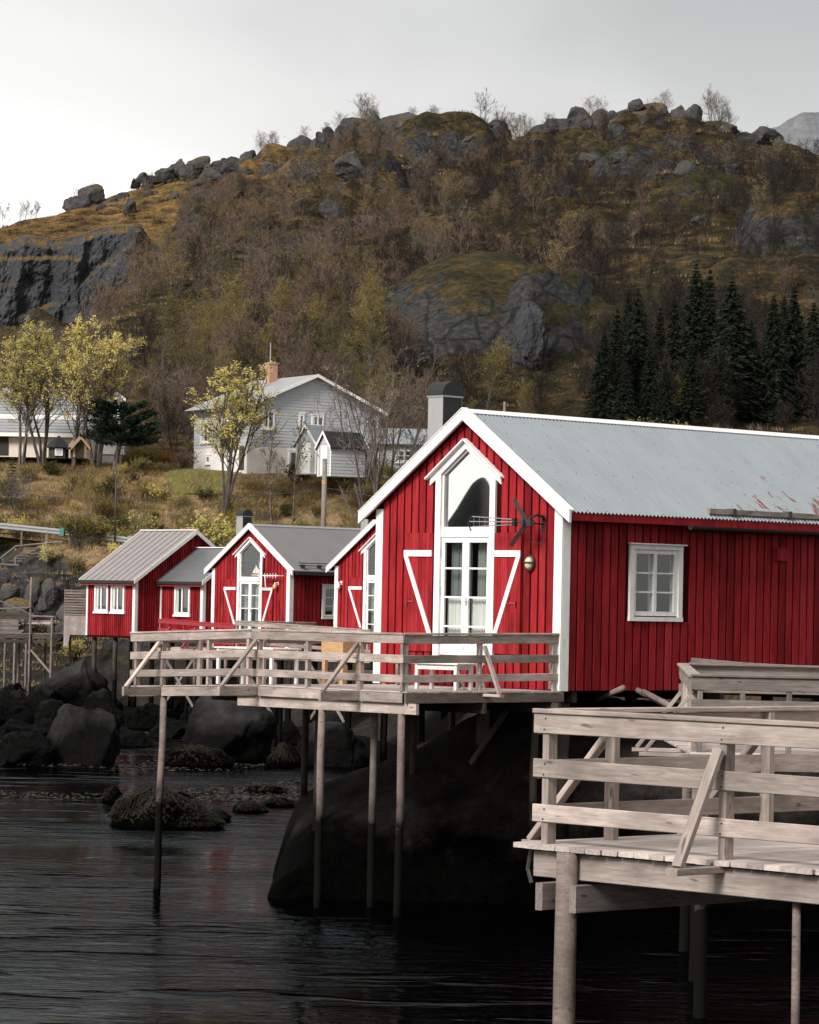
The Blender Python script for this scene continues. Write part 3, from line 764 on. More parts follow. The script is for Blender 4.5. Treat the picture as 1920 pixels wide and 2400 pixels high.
    for a, b in ((OX0 + .02, -2.52), (-2.36, OX1 - .02)):
        n = 30; c2.add([(a + (b - a) * i / n, .24 + .035 * math.sin(i * 1.7), z) for i in range(n + 1) for z in (.3, 2.75)], [(2 * i, 2 * i + 2, 2 * i + 3, 2 * i + 1) for i in range(n)])
    c2.obj('drape', 'drape', R)
    # shutters folded back on the wall
    for sg, (a, b) in ((-1, (-4.0, -3.245)), (1, (-1.635, -.965))):
        m = MB(); n = 8; wv = (b - a) / n
        for i in range(n): m.box(a + i * wv + .003, a + (i + 1) * wv - .003, -.062, -.036, .60, 2.79)
        m.box(a + .004, b - .004, -.036, -.028, .62, 2.77)
        sh = m.obj('shutter', 'red_cladding', R)
        MB().box(a, b - (.02 if sg < 0 else 0), -.086, -.0625, 2.355, 2.47).obj('cross_bar', 'white_paint', sh)
        xo, xi = (a, b) if sg < 0 else (b, a); q = -sg
        MB().prism([(xo + q * .0, 2.354), (xo + q * .10, 2.354), (xi - q * .0, .94), (xi - q * .10, .94)], 'y', -.086, -.0625).obj('diagonal_brace', 'white_paint', sh)
        xl = xo + q * .10
        MB().box(min(xl, xl + q * .17), max(xl, xl + q * .17), -.078, -.0625, 1.50, 1.535).box(xl - .012, xl + .012, -.10, -.0785, 1.45, 1.56).obj('latch', 'red_rail', sh)
    # side window
    w = MB()
    for a, b, c, d in ((wy0, wy0 + .09, wz0, wz1), (wy1 - .09, wy1, wz0, wz1), (wy0 + .09, wy1 - .09, wz0, wz0 + .08), (wy0 + .09, wy1 - .09, wz1 - .08, wz1), (2.425, 2.505, wz0 + .08, wz1 - .08)): w.box(-.09, .012, a, b, c, d)
    sw = w.obj('side_window', 'white_paint', R)
    zs_ = np.linspace(wz0 + .08, wz1 - .08, 4)
    for a, b in ((wy0 + .09, 2.425), (2.505, wy1 - .09)):
        m = MB()
        for z in zs_[1:3]: m.box(-.05, -.012, a, b, z - .014, z + .014)
        m.obj('glazing_bar', 'white_paint', sw)
        for i in range(3): glazing(sw, a, b, zs_[i] + (.014 if i else 0), zs_[i + 1] - (.014 if i < 2 else 0), -.032, axis='x')
    for a, b in ((wy0 - .11, wy0 - .001), (wy1 + .001, wy1 + .11)): MB().box(.001, .05, a, b, wz0 - .02, wz1).obj('casing', 'white_paint', sw)
    MB().box(.001, .06, wy0 - .12, wy1 + .12, wz0 - .10, wz0 - .021).obj('sill', 'white_paint', sw)
    MB().box(.001, .055, wy0 - .11, wy1 + .11, wz1 + .001, wz1 + .085).obj('header', 'white_paint', sw)
    MB().box(.001, .11, wy0 - .16, wy1 + .16, wz1 + .086, wz1 + .11).obj('drip_cap', 'white_paint', sw)
    n = 14
    for a, b in ((2.50, 2.72),) if full else ((wy0 + .02, wy0 + .26), (wy1 - .30, wy1 - .02)):
        MB().add([(-.2 + .02 * math.sin(i * 2.1), a + (b - a) * i / n, z) for i in range(n + 1) for z in (1.2, 2.6)], [(2 * i, 2 * i + 2, 2 * i + 3, 2 * i + 1) for i in range(n)]).obj('curtain', 'curtain', R)
    return R

MAIN = (2.7284, 60.0, 4.1589)
cab1 = cabin('red_cabin', 'large red cabin with pale corrugated roof nearest the camera, standing on the black rock', MAIN, 14.0, 'galvanised_roof', True)
for x in (-4.4, -2.4, -.4):
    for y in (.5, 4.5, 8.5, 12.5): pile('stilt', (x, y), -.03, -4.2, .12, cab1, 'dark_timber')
for y in (.5, 4.5, 8.5, 12.5): beam('floor_beam', (-4.7, y, -.14), (-.1, y, -.14), .12, .2, cab1, 'dark_timber')
C2 = (-4.768, 136.0, 3.74)
cab2 = cabin('red_cabin', 'red cabin with dark corrugated roof and rooftop snow rails, beside the low annex', C2, 11.0, 'dark_roof', False)
C3 = loc2w((-2.729, 127.0, 3.80), CW, 0)
cab3 = cabin('red_cabin', 'red cabin half hidden behind the left eave of the largest red cabin', C3, 11.0, 'dark_roof', False)
for cb in (cab2, cab3):
    for x in (-4.4, -2.4, -.4):
        for y in (.4, 3.5, 7): pile('stilt', (x, y), -.03, -4.0, .12, cb, 'dark_timber')

# ------------------------------------------------------------------ the leftmost red cabin and its low annex
BL = (-12.936, 160.0, 4.0)
def simple_window(R, x0, x1, z0, z1, y, n_v=2, n_h=1, cap=True, rot=None, mat='white_paint'):
    """casement window in a wall facing local -y; R may be a part root"""
    w = MB(); f = .11
    w.box(x0, x0 + f, y - .05, y + .03, z0, z1); w.box(x1 - f, x1, y - .05, y + .03, z0, z1)
    w.box(x0 + f, x1 - f, y - .05, y + .03, z1 - f, z1); w.box(x0 + f, x1 - f, y - .05, y + .03, z0, z0 + f)
    for i in range(1, n_v):
        x = x0 + (x1 - x0) * i / n_v; w.box(x - .045, x + .045, y - .045, y + .025, z0 + f, z1 - f)
    for i in range(1, n_h):
        z = z0 + (z1 - z0) * i / n_h; w.box(x0 + f, x1 - f, y - .03, y + .02, z - .02, z + .02)
    o = w.obj('window', mat, R)
    if rot: o.matrix_local = rot
    MB().box(x0 - .05, x1 + .05, y - .07, y + .02, z1 + .001, z1 + .07).obj('header', mat, o)
    MB().box(x0 - .05, x1 + .05, y - .08, y + .02, z0 - .10, z0 - .001).obj('sill', mat, o)
    xs_ = np.linspace(x0 + f, x1 - f, n_v + 1)
    for i in range(n_v): MB().box(xs_[i] + (.045 if i else 0), xs_[i + 1] - (.045 if i < n_v - 1 else 0), y - .012, y - .006, z0 + f, z1 - f).obj('pane', 'window_glass', o)
    MB().box(x0 + f - .01, x1 - f + .01, y + .0, y + .004, z0 + f - .01, z1 - f + .01).obj('recess', 'dark_interior', o)
    MB().box(x0 + f, x0 + f + (x1 - x0) * .16, y - .004, y - .001, z0 + f, z1 - f).obj('curtain', 'curtain', o)
    return o

def side_cabin(name, label, base, W_, D_, zw, zr, roof, wins, ribs, wallmat='red_cladding'):
    """ridge runs along x; the eave wall faces -y, the gable faces +x; x from -W_ to 0, y from 0 to D_"""
    R = empty(name, base, TH); tag(R, label, 'cabin')
    yr = D_ / 2; sl = (zr - zw) / yr
    rz = lambda y: zr - sl * abs(y - yr)
    core = MB(); core.box(-W_, -.0, 0, .1, -.15, zw - .04); core.box(-W_, 0, D_ - .1, D_, -.15, zw - .04)
    for a in (-W_, -.1): core.prism([(.1, -.15), (D_ - .1, -.15), (D_ - .1, zw - .03), (yr, zr - .12), (.1, zw - .03)], 'x', a, a + .1)
    core.box(-W_, 0, .0, D_, -.22, -.151)
    core.obj('wall', 'red_core', R)
    j = MB(); x = -W_ + .1
    while x < -.15:
        j.box(x, x + .105, -.024, -.001, -.12, zw - .05); x += .15
    y = .14
    while y < D_ - .2:
        j.prism([(y, -.12), (y + .105, -.12), (y + .105, rz(y + .105) - .14), (y, rz(y) - .14)], 'x', .001, .024); y += .15
    tag(j.obj('cladding', wallmat, R), kind='stuff')
    MB().box(-.15, .03, -.034, -.0, -.14, zw - .05).obj('corner_board', 'white_paint', R)
    MB().box(.001, .034, .0, .15, -.14, zw - .02).obj('corner_board', 'white_paint', R)
    MB().box(-W_ - .03, -W_ + .09, -.034, -.001, -.14, zw - .05).obj('corner_board', 'white_paint', R)
    ox = .30; oy = .30
    for s_, (a, b) in (('front', (-oy, yr)), ('back', (D_ + oy, yr))):
        m = MB(); x0, x1 = -W_ - ox, ox
        za, zb = rz(a), rz(b)
        m.prism([(a, za - .10), (b, zb - .10), (b, zb), (a, za)], 'x', x0 + .03, x1 - .03)
        m.obj('roof', roof, R)
        if ribs:
            m = MB(); n = ribs
            for i in range(1, n):
                xx = x0 + (x1 - x0) * i / n
                m.bar((xx, a, za + .012), (xx, b, zb + .012), .022, .022)
            tag(m.obj('roof_seams', 'dark_roof', R), kind='stuff')
        for xx in (x0, x1 - .03): MB().prism([(a, za - .17), (b, zb - .17), (b, zb + .04), (a, za + .04)], 'x', xx - .0, xx + .03).obj('barge_board', 'white_paint', R)
    MB().box(-W_ - ox + .03, ox - .03, -oy - .05, -oy - .002, rz(-oy) - .15, rz(-oy) - .01).obj('gutter', 'black_fascia', R)
    MB().box(-W_ - ox + .05, ox - .05, -oy + .02, -oy + .05, rz(-oy) - .24, rz(-oy) - .102).obj('fascia', 'red_rail', R)
    MB().box(-W_ - ox, ox, yr - .08, yr + .08, zr + .001, zr + .05).obj('ridge_cap', 'white_paint', R)
    for x0, x1, z0, z1 in wins: simple_window(R, x0, x1, z0, z1, -.03, 2, 1)
    return R
cabL = side_cabin('side_cabin', 'red cabin with grey panelled roof and paired windows, leftmost by the boulders', BL, 3.66, 7.0, 2.72, 5.00, 'felt_roof', [(-3.02, -1.98, 1.02, 2.27), (-1.76, -.74, 1.02, 2.27)], 9)
BA = loc2w(BL, 3.2, 1.5)
cabA = side_cabin('annex_cabin', 'low red annex with smooth dark roof between two red cabins', (BA.x, BA.y, 4.0), 3.1, 4.4, 2.72, 4.16, 'slate_roof', [(-2.02, -.88, .95, 2.27)], 0)
for cb, xs_ in ((cabL, (-3.4, -1.8, -.3)), (cabA, (-2.8, -.3))):
    for x in xs_:
        for y in (.3, 2.6): pile('stilt', (x, y), -.221, -3.6, .11, cb, 'dark_timber')
m = MB(); m.tube([(-1.0, 3.0, 4.0), (-1.0, 3.0, 4.75)], .14, 10); m.tube([(-1.0, 3.0, 4.75), (-1.0, 3.0, 4.82)], .18, 10); m.obj('stove_pipe', 'black_metal', cabA)

# wall lamps
def bulkhead_lamp(loc):
    R = empty('wall_lamp', loc, TH); tag(R, 'oval bulkhead wall lamp with dark ring on the largest cabin gable', 'wall lamp')
    n = 20
    def ell(a, b, y): return [(a * math.cos(6.28319 * i / n), y, b * math.sin(6.28319 * i / n)) for i in range(n)]
    m = MB(); rings = [ell(.115, .15, 0), ell(.122, .158, -.035), ell(.095, .128, -.06), ell(.082, .112, -.055)]
    for r in rings: m.v += r
    for k_ in range(3): m.f += [(k_ * n + i, k_ * n + (i + 1) % n, (k_ + 1) * n + (i + 1) % n, (k_ + 1) * n + i) for i in range(n)]
    m.f.append(tuple(range(n - 1, -1, -1))); m.mi = [0] * len(m.f); m.obj('ring', 'dark_metal', R, smooth=True)
    m = MB(); rings = [ell(.084 * math.cos(t), .115 * math.cos(t), -.052 - .075 * math.sin(t)) for t in (0, .35, .7, 1.0, 1.3, 1.5)]
    for r in rings: m.v += r
    for k_ in range(5): m.f += [(k_ * n + i, k_ * n + (i + 1) % n, (k_ + 1) * n + (i + 1) % n, (k_ + 1) * n + i) for i in range(n)]
    m.f.append(tuple(range(5 * n, 6 * n))); m.mi = [0] * len(m.f); m.obj('lens', 'lamp_glass', R, smooth=True)
    m = MB(); m.tube([(-.115, -.05, .0), (-.06, -.12, 0), (0, -.137, 0), (.06, -.12, 0), (.115, -.05, 0)], .008, 6)
    m.tube([(-.115, -.05, .02), (-.06, -.12, .02), (0, -.137, .02), (.06, -.12, .02), (.115, -.05, .02)], .006, 6); m.obj('guard', 'dark_metal', R)
bulkhead_lamp(loc2w(MAIN, -.74, -.03, 2.243))
def jar_lamp(base, label):
    R = empty('wall_lamp', loc2w(base, -.70, -.03, 2.60), TH); tag(R, label, 'wall lamp')
    MB().box(-.05, .05, 0, .028, -.02, .10).tube([(0, 0, .05), (0, -.16, .05), (0, -.16, .0)], .03, 8).obj('bracket', 'white_paint', R)
    m = MB(); m.tube([(0, -.16, 0), (0, -.16, -.04), (0, -.16, -.14), (0, -.16, -.19)], [.05, .085, .085, .05], 12); m.obj('glass_jar', 'amber_glass', R, smooth=True)
jar_lamp(C2, 'small amber jar lamp on the gable of the dark-roofed cabin beside the annex')
R = empty('wall_lamp', loc2w(C3, -4.45, -.03, 2.55), TH); tag(R, 'small white wall lamp on the half hidden cabin gable', 'wall lamp')
MB().box(-.05, .05, 0, .028, -.02, .12).tube([(0, 0, .05), (0, -.16, .05), (0, -.16, .0)], .03, 8).obj('bracket', 'white_paint', R)
m = MB(); m.tube([(0, -.16, 0), (0, -.16, -.04), (0, -.16, -.14), (0, -.16, -.19)], [.05, .085, .085, .05], 12); m.obj('glass_jar', 'white_paint', R, smooth=True)

# the little model ship in the pointed window of the cabin beside the annex
R = empty('model_ship', loc2w(C2, -2.25, .16, 2.93), TH); tag(R, 'small model sailing ship on the sill of the pointed window beside the annex', 'model ship')
m = MB(); m.prism([(-.22, .0), (.20, .0), (.30, .11), (-.28, .09)], 'y', -.05, .05); m.obj('hull', 'ochre_wood', R)
m = MB(); m.tube([(-.05, 0, .08), (-.05, 0, .50)], .012, 5); m.tube([(.24, 0, .09), (.36, 0, .16)], .008, 4); m.obj('mast', 'dark_timber', R)
m = MB(); m.prism([(-.04, .12), (.24, .13), (-.04, .46)], 'y', -.006, .006); m.prism([(-.06, .12), (-.24, .14), (-.06, .38)], 'y', -.006, .006); m.obj('sail', 'white_paint', R)

# aerials
R = empty('television_aerial', loc2w(MAIN, -.45, -.03, 2.96), TH); tag(R, 'dark directional television aerial with crossed reflectors on the largest cabin', 'aerial')
m = MB(); m.box(-.05, .05, .0, .028, -.16, .14); m.tube([(0, 0, .06), (.06, -.08, .12), (.04, -.22, .14), (.0, -.34, .08), (-.03, -.38, .0)], .024, 8); m.tube([(0, 0, -.02), (-.01, -.38, .0)], .016, 6); m.obj('bracket', 'black_metal', R)
m = MB(); m.tube([(.06, -.38, .0), (-.36, -.39, .01)], .015, 6); m.box(-.16, -.08, -.43, -.34, -.05, .06); m.box(.0, .09, -.43, -.33, -.06, .05); m.obj('boom', 'dark_metal', R)
for sg in (-1, 1):
    m = MB(); c = Vector((-.03, -.38, .0)); t_ = c + (Vector((-.31, -.04, .42)) if sg > 0 else Vector((-.36, -.04, -.42)))
    ax = (t_ - c); sd = ax.cross(Vector((0, 1, 0))).normalized()
    for k_ in range(-2, 3): m.tube([c + sd * k_ * .020, t_ + sd * k_ * .020], .008, 5)
    for k_ in range(6):
        q = c + ax * (.1 + .17 * k_); m.tube([q - sd * .05, q + sd * .05], .007, 4)
    m.obj('reflector', 'black_metal', R)
m = MB()
for dz, dy in ((.075, 0), (-.075, 0), (0, -.06)): m.tube([(-.33, -.39 + dy, .01 + dz * .6), (-1.38, -.43 + dy, .02 + dz * 1.25)], .009, 5)
for k_ in range(8):
    t = k_ / 7; x = -.36 - 1.0 * t; m.tube([(x, -.40, .01 + .075 * (.6 + .65 * t)), (x, -.40, .01 - .075 * (.6 + .65 * t))], .004, 4)
m.obj('director_truss', 'grey_metal', R)
m = MB(); m.tube([(-1.38, -.43, .115), (-1.47, -.44, .01), (-1.40, -.43, -.15)], .014, 5); m.box(-.37, -.30, -.43, -.35, -.07, .08); m.obj('end_clamp', 'black_metal', R)
m = MB(); m.tube([(.03, -.03, -.1), (.06, -.05, -.3), (.08, -.035, -.9), (.08, -.035, -1.5)], .006, 5); m.tube([(-.1, -.36, -.05), (-.12, -.2, -.34), (.0, -.06, -.36), (.05, -.03, -.26)], .005, 5); m.obj('cable', 'line_cable', R)
R = empty('television_aerial', loc2w(C2, -.35, -.03, 2.95), TH); tag(R, 'white comb aerial on the dark-roofed cabin beside the annex', 'aerial')
m = MB(); m.tube([(0, 0, 0), (0, -.3, 0), (-1.2, -.35, .0)], .025, 6); m.tube([(-.75, -.35, 0), (-.70, -.35, -.45)], .022, 6); m.obj('boom', 'white_paint', R)
m = MB()
for i in range(9): m.tube([(-.85 + .0 * i, -.62, .55 - .13 * i), (-.85 - .45, -.12, .55 - .13 * i)], .014, 5)
m.tube([(-1.07, -.37, .55), (-1.07, -.37, -.5)], .014, 5)
for i in range(6): m.tube([(-.1 - .17 * i, -.34, .10), (-.1 - .17 * i, -.34, -.10)], .012, 5)
m.obj('elements', 'white_paint', R)

# ------------------------------------------------------------------ decks and railings
BOARDS = ((.885, .148), (.55, .138), (.22, .13))          # centre height and depth of the three rails
def rail_run(R, p0, p1, outward, posts, mat='weathered_wood', cap=True, z0=0., z1=0., boards=BOARDS, split=(), post_drop=0.0, cap_w=.125):
    """three boards on the outer face of the posts, from p0 to p1 (local x, y); z0/z1 deck height at the ends"""
    a = Vector((p0[0], p0[1], 0)); b = Vector((p1[0], p1[1], 0)); L = (b - a).length; d = (b - a) / L; o = Vector((outward[0], outward[1], 0))
    zz = lambda t: z0 + (z1 - z0) * t / L
    cuts = [0.] + [s for s in split] + [L]
    for bi, (h, w) in enumerate(boards):
        for i in range(len(cuts) - 1):
            s, e = cuts[i] + (.003 if i else 0), cuts[i + 1]
            j = RND.uniform(-.008, .008); j2 = RND.uniform(-.008, .008)
            beam('rail_board', a + d * s - o * .015 + Vector((0, 0, zz(s) + h + j)), a + d * e - o * .015 + Vector((0, 0, zz(e) + h + j2)), .028, w, R, mat)
    if cap:
        for i in range(len(cuts) - 1):
            s, e = cuts[i] + (.003 if i else 0), cuts[i + 1]
            top = boards[0][0] + boards[0][1] / 2 + .020
            beam('rail_cap', a + d * s - o * .045 + Vector((0, 0, zz(s) + top)), a + d * e - o * .045 + Vector((0, 0, zz(e) + top)), cap_w, .034, R, mat)
    for t in posts:
        q = a + d * t - o * .064
        beam('post', q + Vector((0, 0, zz(t) - post_drop)), q + Vector((0, 0, zz(t) + boards[0][0] + boards[0][1] / 2 - .004)), .066, .098, R, mat, up=o)
def brace_out(R, base2, outward, reach, z, mat='weathered_wood', htop=.80, inner=.35, oh=.05):
    """outrigger plank and the diagonal strut that stays a post from outside"""
    b = Vector((base2[0], base2[1], 0)); o = Vector((outward[0], outward[1], 0))
    beam('outrigger', b - o * inner + Vector((0, 0, z - .03)), b + o * (reach + .06) + Vector((0, 0, z - .03)), .10 if oh < .1 else .06, oh, R, mat)
    beam('strut', b + o * reach + Vector((0, 0, z + (-.0 if oh < .1 else .05))), b + o * .03 + Vector((0, 0, z + htop)), .085, .048, R, mat)

# ---- main deck in front of the largest cabin
DK = empty('timber_deck', MAIN, TH); tag(DK, 'weathered timber deck on tall poles in front of the largest red cabin', 'deck')
YF = -3.857; XL = -7.35; XB = -3.95; DZ = -.025
def dz_at(x): return DZ if x > XB else DZ - .125 * (XB - x) / (XB - XL)
n = 31; pw = (0 - YF - .07) / n
for i in range(n):
    y = YF + .03 + pw * (i + .5)
    for a, b in ((XL, XB - .004), (XB, .09)):
        beam('deck_plank', (a + RND.uniform(-.012, .012), y, dz_at(a) - .014), (b + RND.uniform(-.012, .012), y, dz_at(b) - .014), pw - .007, .028, DK, 'deck_wood')
for i in range(40):                                   # the strip that runs on beside the cabin's far wall
    y = .05 + i * .121
    beam('deck_plank', (XL + RND.uniform(-.01, .01), y, dz_at(XL) - .014), (-4.86, y, dz_at(-4.86) - .014), .114, .028, DK, 'deck_wood')
rail_run(DK, (XB, YF), (0.0, YF), (0, -1), (.18, 1.48, 2.84, 3.90), z0=DZ, z1=DZ)
rail_run(DK, (XL, YF), (XB - .004, YF), (0, -1), (.13, .89, 2.2, 3.3), z0=dz_at(XL), z1=DZ)
rail_run(DK, (.0, YF + .02), (.0, -.04), (1, 0), (.10, 1.88, 3.70), z0=DZ, z1=DZ + .03)
rail_run(DK, (XL, YF + .03), (XL, 4.7), (-1, 0), (.1, 1.6, 3.2, 4.8, 6.4, 8.0), z0=dz_at(XL), z1=dz_at(XL))
for x, r in ((-6.47, .80), (-3.77, .82), (-1.11, .82)):
    brace_out(DK, (x, YF), (0, -1), r, dz_at(x) - .075, oh=.165, htop=.87, inner=.02)
brace_out(DK, (.03, -1.96), (1, 0), .42, DZ - .035, htop=.82, inner=.3)
for a, b in ((XL, -6.52), (-6.42, -3.82), (-3.72, -1.16), (-1.06, .0)): beam('fascia_board', (a, YF + .012, dz_at(a) - .115), (b, YF + .012, dz_at(b) - .115), .03, .165, DK, 'weathered_wood')
beam('fascia_board', (.075, YF, DZ - .12), (.075, .02, DZ - .11), .03, .165, DK, 'pile_wood')
beam('bearer', (-4.35, YF + .10, DZ - .295), (.28, YF + .10, DZ - .295), .07, .185, DK, 'weathered_wood')
beam('bearer', (-7.2, YF + 1.9, DZ - .295), (.1, YF + 1.9, DZ - .295), .07, .185, DK, 'dark_timber')
beam('bearer', (-7.2, -.25, DZ - .295), (.25, -.25, DZ - .295), .07, .185, DK, 'dark_timber')
for i in range(7): x = -7.1 + i * 1.16; beam('joist', (x, YF + .05, dz_at(x) - .115), (x, -.02, dz_at(x) - .115), .05, .165, DK, 'dark_timber')
for (x, y, zt, zb, r, l) in ((-6.44, YF + .08, -.31, -4.6, .068, (-.10, 0)), (-2.14, YF + .12, -.415, -4.4, .070, (-.03, 0)), (-.12, YF + .12, -.415, -4.4, .068, (-.01, 0)), (-1.75, YF + 1.0, -.3, -4.4, .066, (0, 0)), (-4.2, YF + 1.9, -.42, -4.6, .065, (0, 0)), (-.3, -.3, -.42, -3.4, .07, (0, 0)), (-3.4, -.3, -.42, -4.4, .07, (0, 0)), (-6.4, -.3, -.42, -4.6, .07, (0, 0)), (-6.6, 3.8, -.2, -4.6, .07, (0, 0)), ):
    pile('pole', (x, y), zt, zb, r * .93, DK, 'pile_wood' if y < YF + 1.2 else 'dark_timber', lean=l)  # poles further under the deck are coloured dark for the shade there
for p, q in (((-1.0, -.3, -.4), (-2.0, -.2, -1.4)),): beam('cross_brace', p, q, .05, .10, DK, 'dark_timber')  # brace coloured dark like the shaded poles

# furniture on the main deck
def table(base, x, y, w, d, h, rz, label, mat='white_paint', z=DZ):
    R = empty('garden_table', loc2w(base, x, y, z), TH + rz); tag(R, label, 'table')
    n_ = max(3, int(d / .11))
    for i in range(n_): yy = -d / 2 + d * (i + .5) / n_; beam('top_slat', (-w / 2, yy, h - .014), (w / 2, yy, h - .014), d / n_ - .008, .028, R, mat)
    for sx in (-1, 1):
        for sy in (-1, 1): beam('leg', (sx * (w / 2 - .07), sy * (d / 2 - .06), 0), (sx * (w / 2 - .07), sy * (d / 2 - .06), h - .03), .06, .06, R, mat)
    for sy in (-1, 1): beam('apron', (-w / 2 + .1, sy * (d / 2 - .06), h - .08), (w / 2 - .1, sy * (d / 2 - .06), h - .08), .025, .08, R, mat)
table(MAIN, -.95, -1.95, 1.0, .55, .47, .15, 'low white garden table behind the right-hand railing of the largest deck')
R = empty('lattice_chair', loc2w(MAIN, -1.0, -1.25, DZ), TH + .4); tag(R, 'white folding chair with crossed lattice back beside the low table', 'chair')
for sx in (-.22, .22): beam('leg', (sx, -.2, 0), (sx, .2, .82), .035, .03, R, 'white_paint'); beam('leg', (sx * .9, .22, 0), (sx * .9, -.2, .45), .035, .03, R, 'white_paint')
for i in range(4): beam('seat_slat', (-.22, -.15 + i * .1, .45), (.22, -.15 + i * .1, .45), .08, .02, R, 'white_paint')
for i in range(4):
    x = -.2 + i * .1
    beam('lattice_lath', (x, .125, .52), (x + .12, .205, .82), .025, .012, R, 'white_paint', up=(0, 1, 0)); beam('lattice_lath', (x + .12, .118, .52), (x, .198, .82), .025, .012, R, 'white_paint', up=(0, 1, 0))
R = empty('plank_bench', loc2w(MAIN, -2.5, -.7, DZ), TH); tag(R, 'grey plank bench along the gable wall of the largest cabin', 'bench')
for yy in (-.1, .1): beam('seat_plank', (-1.0, yy, .42), (1.0, yy, .42), .17, .04, R, 'grey_wood')
for x in (-.8, .8):
    beam('leg', (x, -.14, 0), (x, -.14, .398), .06, .06, R, 'grey_wood'); beam('leg', (x, .14, 0), (x, .14, .398), .06, .06, R, 'grey_wood')
table(MAIN, -6.0, -1.9, 1.5, .8, .70, .1, 'white slatted garden table on the far end of the largest deck', z=-.10)
R = empty('storage_cabinet', loc2w(MAIN, -5.25, -.45, -.075), TH); tag(R, 'ochre plywood storage cabinet at the far corner of the largest cabin', 'cabinet')
MB().box(-.3, .3, -.25, .25, .55, .95).obj('body', 'ochre_wood', R); MB().box(-.33, .33, -.28, .28, .951, .985).obj('lid', 'ochre_wood', R)
for sx in (-.25, .25):
    for sy in (-.2, .2): beam('leg', (sx, sy, 0), (sx, sy, .549), .08, .08, R, 'ochre_wood')

# ---- the near deck at the lower right
NB = (.96652, 25.0, 3.86104)
ND = empty('pier_deck', NB, TH); tag(ND, 'weathered pier deck with three-board railing nearest the camera', 'deck')
XR, YR = 6.2, 7.0
n = int((XR + .17) / .152)
for i in range(n):
    x = -.17 + .152 * (i + .5)
    beam('deck_plank', (x, -.06 + RND.uniform(-.018, .018), -.019), (x, YR, -.019), .146, .038, ND, 'deck_wood')
rail_run(ND, (-.02, 0), (XR, 0), (0, -1), (.11, 1.84, 3.6, 5.4))
rail_run(ND, (0.0, .02), (0.0, YR), (-1, 0), (.75, 2.55, 4.35, 6.1))
brace_out(ND, (1.82, 0), (0, -1), .44, -.035, inner=.02)
brace_out(ND, (4.2, 0), (0, -1), .44, -.035, inner=.02)
for y in (.78, 2.58, 4.4): brace_out(ND, (0, y), (-1, 0), .78, -.045, inner=.02, htop=.80)
beam('edge_beam', (.0, .03, -.148), (XR, .03, -.148), .05, .19, ND, 'weathered_wood')
beam('edge_beam', (.03, .06, -.148), (.03, YR, -.148), .05, .19, ND, 'grey_wood')
for i in range(8): y = .7 + i * .85; beam('joist', (.06, y, -.135), (XR, y, -.135), .05, .17, ND, 'dark_timber')
pile('pole', (.40, -.06), -.042, -4.6, .080, ND, lean=(.0, 0))
for x, y, r in ((2.43, .12, .030), (4.9, .35, .08)): pile('pole', (x, y), -.245, -4.6, r, ND)
beam('cross_bearer', (.22, -.16, -.37), (.22, 4.6, -.37), .07, .20, ND, 'grey_wood'); beam('cross_bearer', (.52, -.12, -.37), (.52, 4.6, -.37), .07, .20, ND, 'grey_wood')
m = MB()
for t in (.09, 1.82, 3.58):
    for h, w in BOARDS:
        for dx, dz_ in ((.0, -w * .28), (.012, w * .28)): m.box(t + dx - .006, t + dx + .006, -.0035, .0, h + dz_ - .006, h + dz_ + .006)
    for dx in (-.02, .025): m.box(t + dx - .008, t + dx + .008, .0285, .0305, .06, .076)
tag(m.obj('nails', 'dark_metal', ND), kind='stuff')
m = MB(); m.tube([(-.08, .06, -.06), (-.10, .05, -.20), (-.06, .05, -.30)], .018, 6); m.obj('hook', 'dark_metal', ND)

# ---- the square deck beside the largest cabin
KB = (3.72, 44.0, 3.76)
KD = empty('side_deck', KB, 0); tag(KD, 'square timber deck with wide rail caps below the long red side wall', 'deck')
n = 60
ang = math.radians(-34)
for i in range(int(9.2 / .15)):
    y = .08 + i * .15
    beam('deck_plank', (0, y, -.016), (9.5, y - .35, -.016), .142, .032, KD, 'deck_wood')
kb = ((.90, .17), (.62, .13), (.28, .13))
rail_run(KD, (.0, 0), (9.5, -.4), (0, -1), (.12, 1.28, 2.6, 4.2), boards=kb, cap_w=.15, mat='grey_wood')
rail_run(KD, (.57, 9.1), (9.5, 8.9), (0, 1), (.12, 2.6, 4.2), boards=kb, cap_w=.15, mat='grey_wood')
rail_run(KD, (.0, .03), (.57, 9.0), (-1, .06), (.3, 1.7, 3.2, 4.8, 6.4, 8.0), boards=((.88, .20), (.28, .13)), cap_w=.17)
for y in (.35, 1.75): brace_out(KD, (.04, y), (-1, 0), .62, -.02, htop=.76, inner=.02)
beam('edge_beam', (0, -.03, -.13), (9.5, -.43, -.13), .05, .19, KD, 'grey_wood'); beam('edge_beam', (.0, .1, -.13), (.55, 9, -.13), .05, .19, KD, 'grey_wood')
for x, y in ((.2, .15), (3.2, .0), (6.5, -.1), (.5, 4.5), (.7, 8.7), (4, 4.5), (4, 8.7)): pile('pole', (x, y), -.225, -4.6, .085, KD)
q0 = at(1622, 1541, 57.5); q1 = at(1743, 1552, 56.4); q2 = at(1960, 1563, 55.6)
R = empty('ramp_rail', (q0.x, q0.y, KB[2] + .0)); tag(R, 'dark sloping handrail close to the long red side wall', 'handrail')
bz = Vector((q0.x, q0.y, KB[2])); g = [Vector(q) - bz - Vector((0, 0, .08)) for q in (q0, q1, q2)]
beam('handrail', g[0], g[1], .04, .15, R, 'grey_wood'); beam('handrail', g[1], g[2], .04, .15, R, 'grey_wood')
for a in g: beam('post', (a.x, a.y + .06, -.0), (a.x, a.y + .06, a.z), .08, .08, R, 'grey_wood')
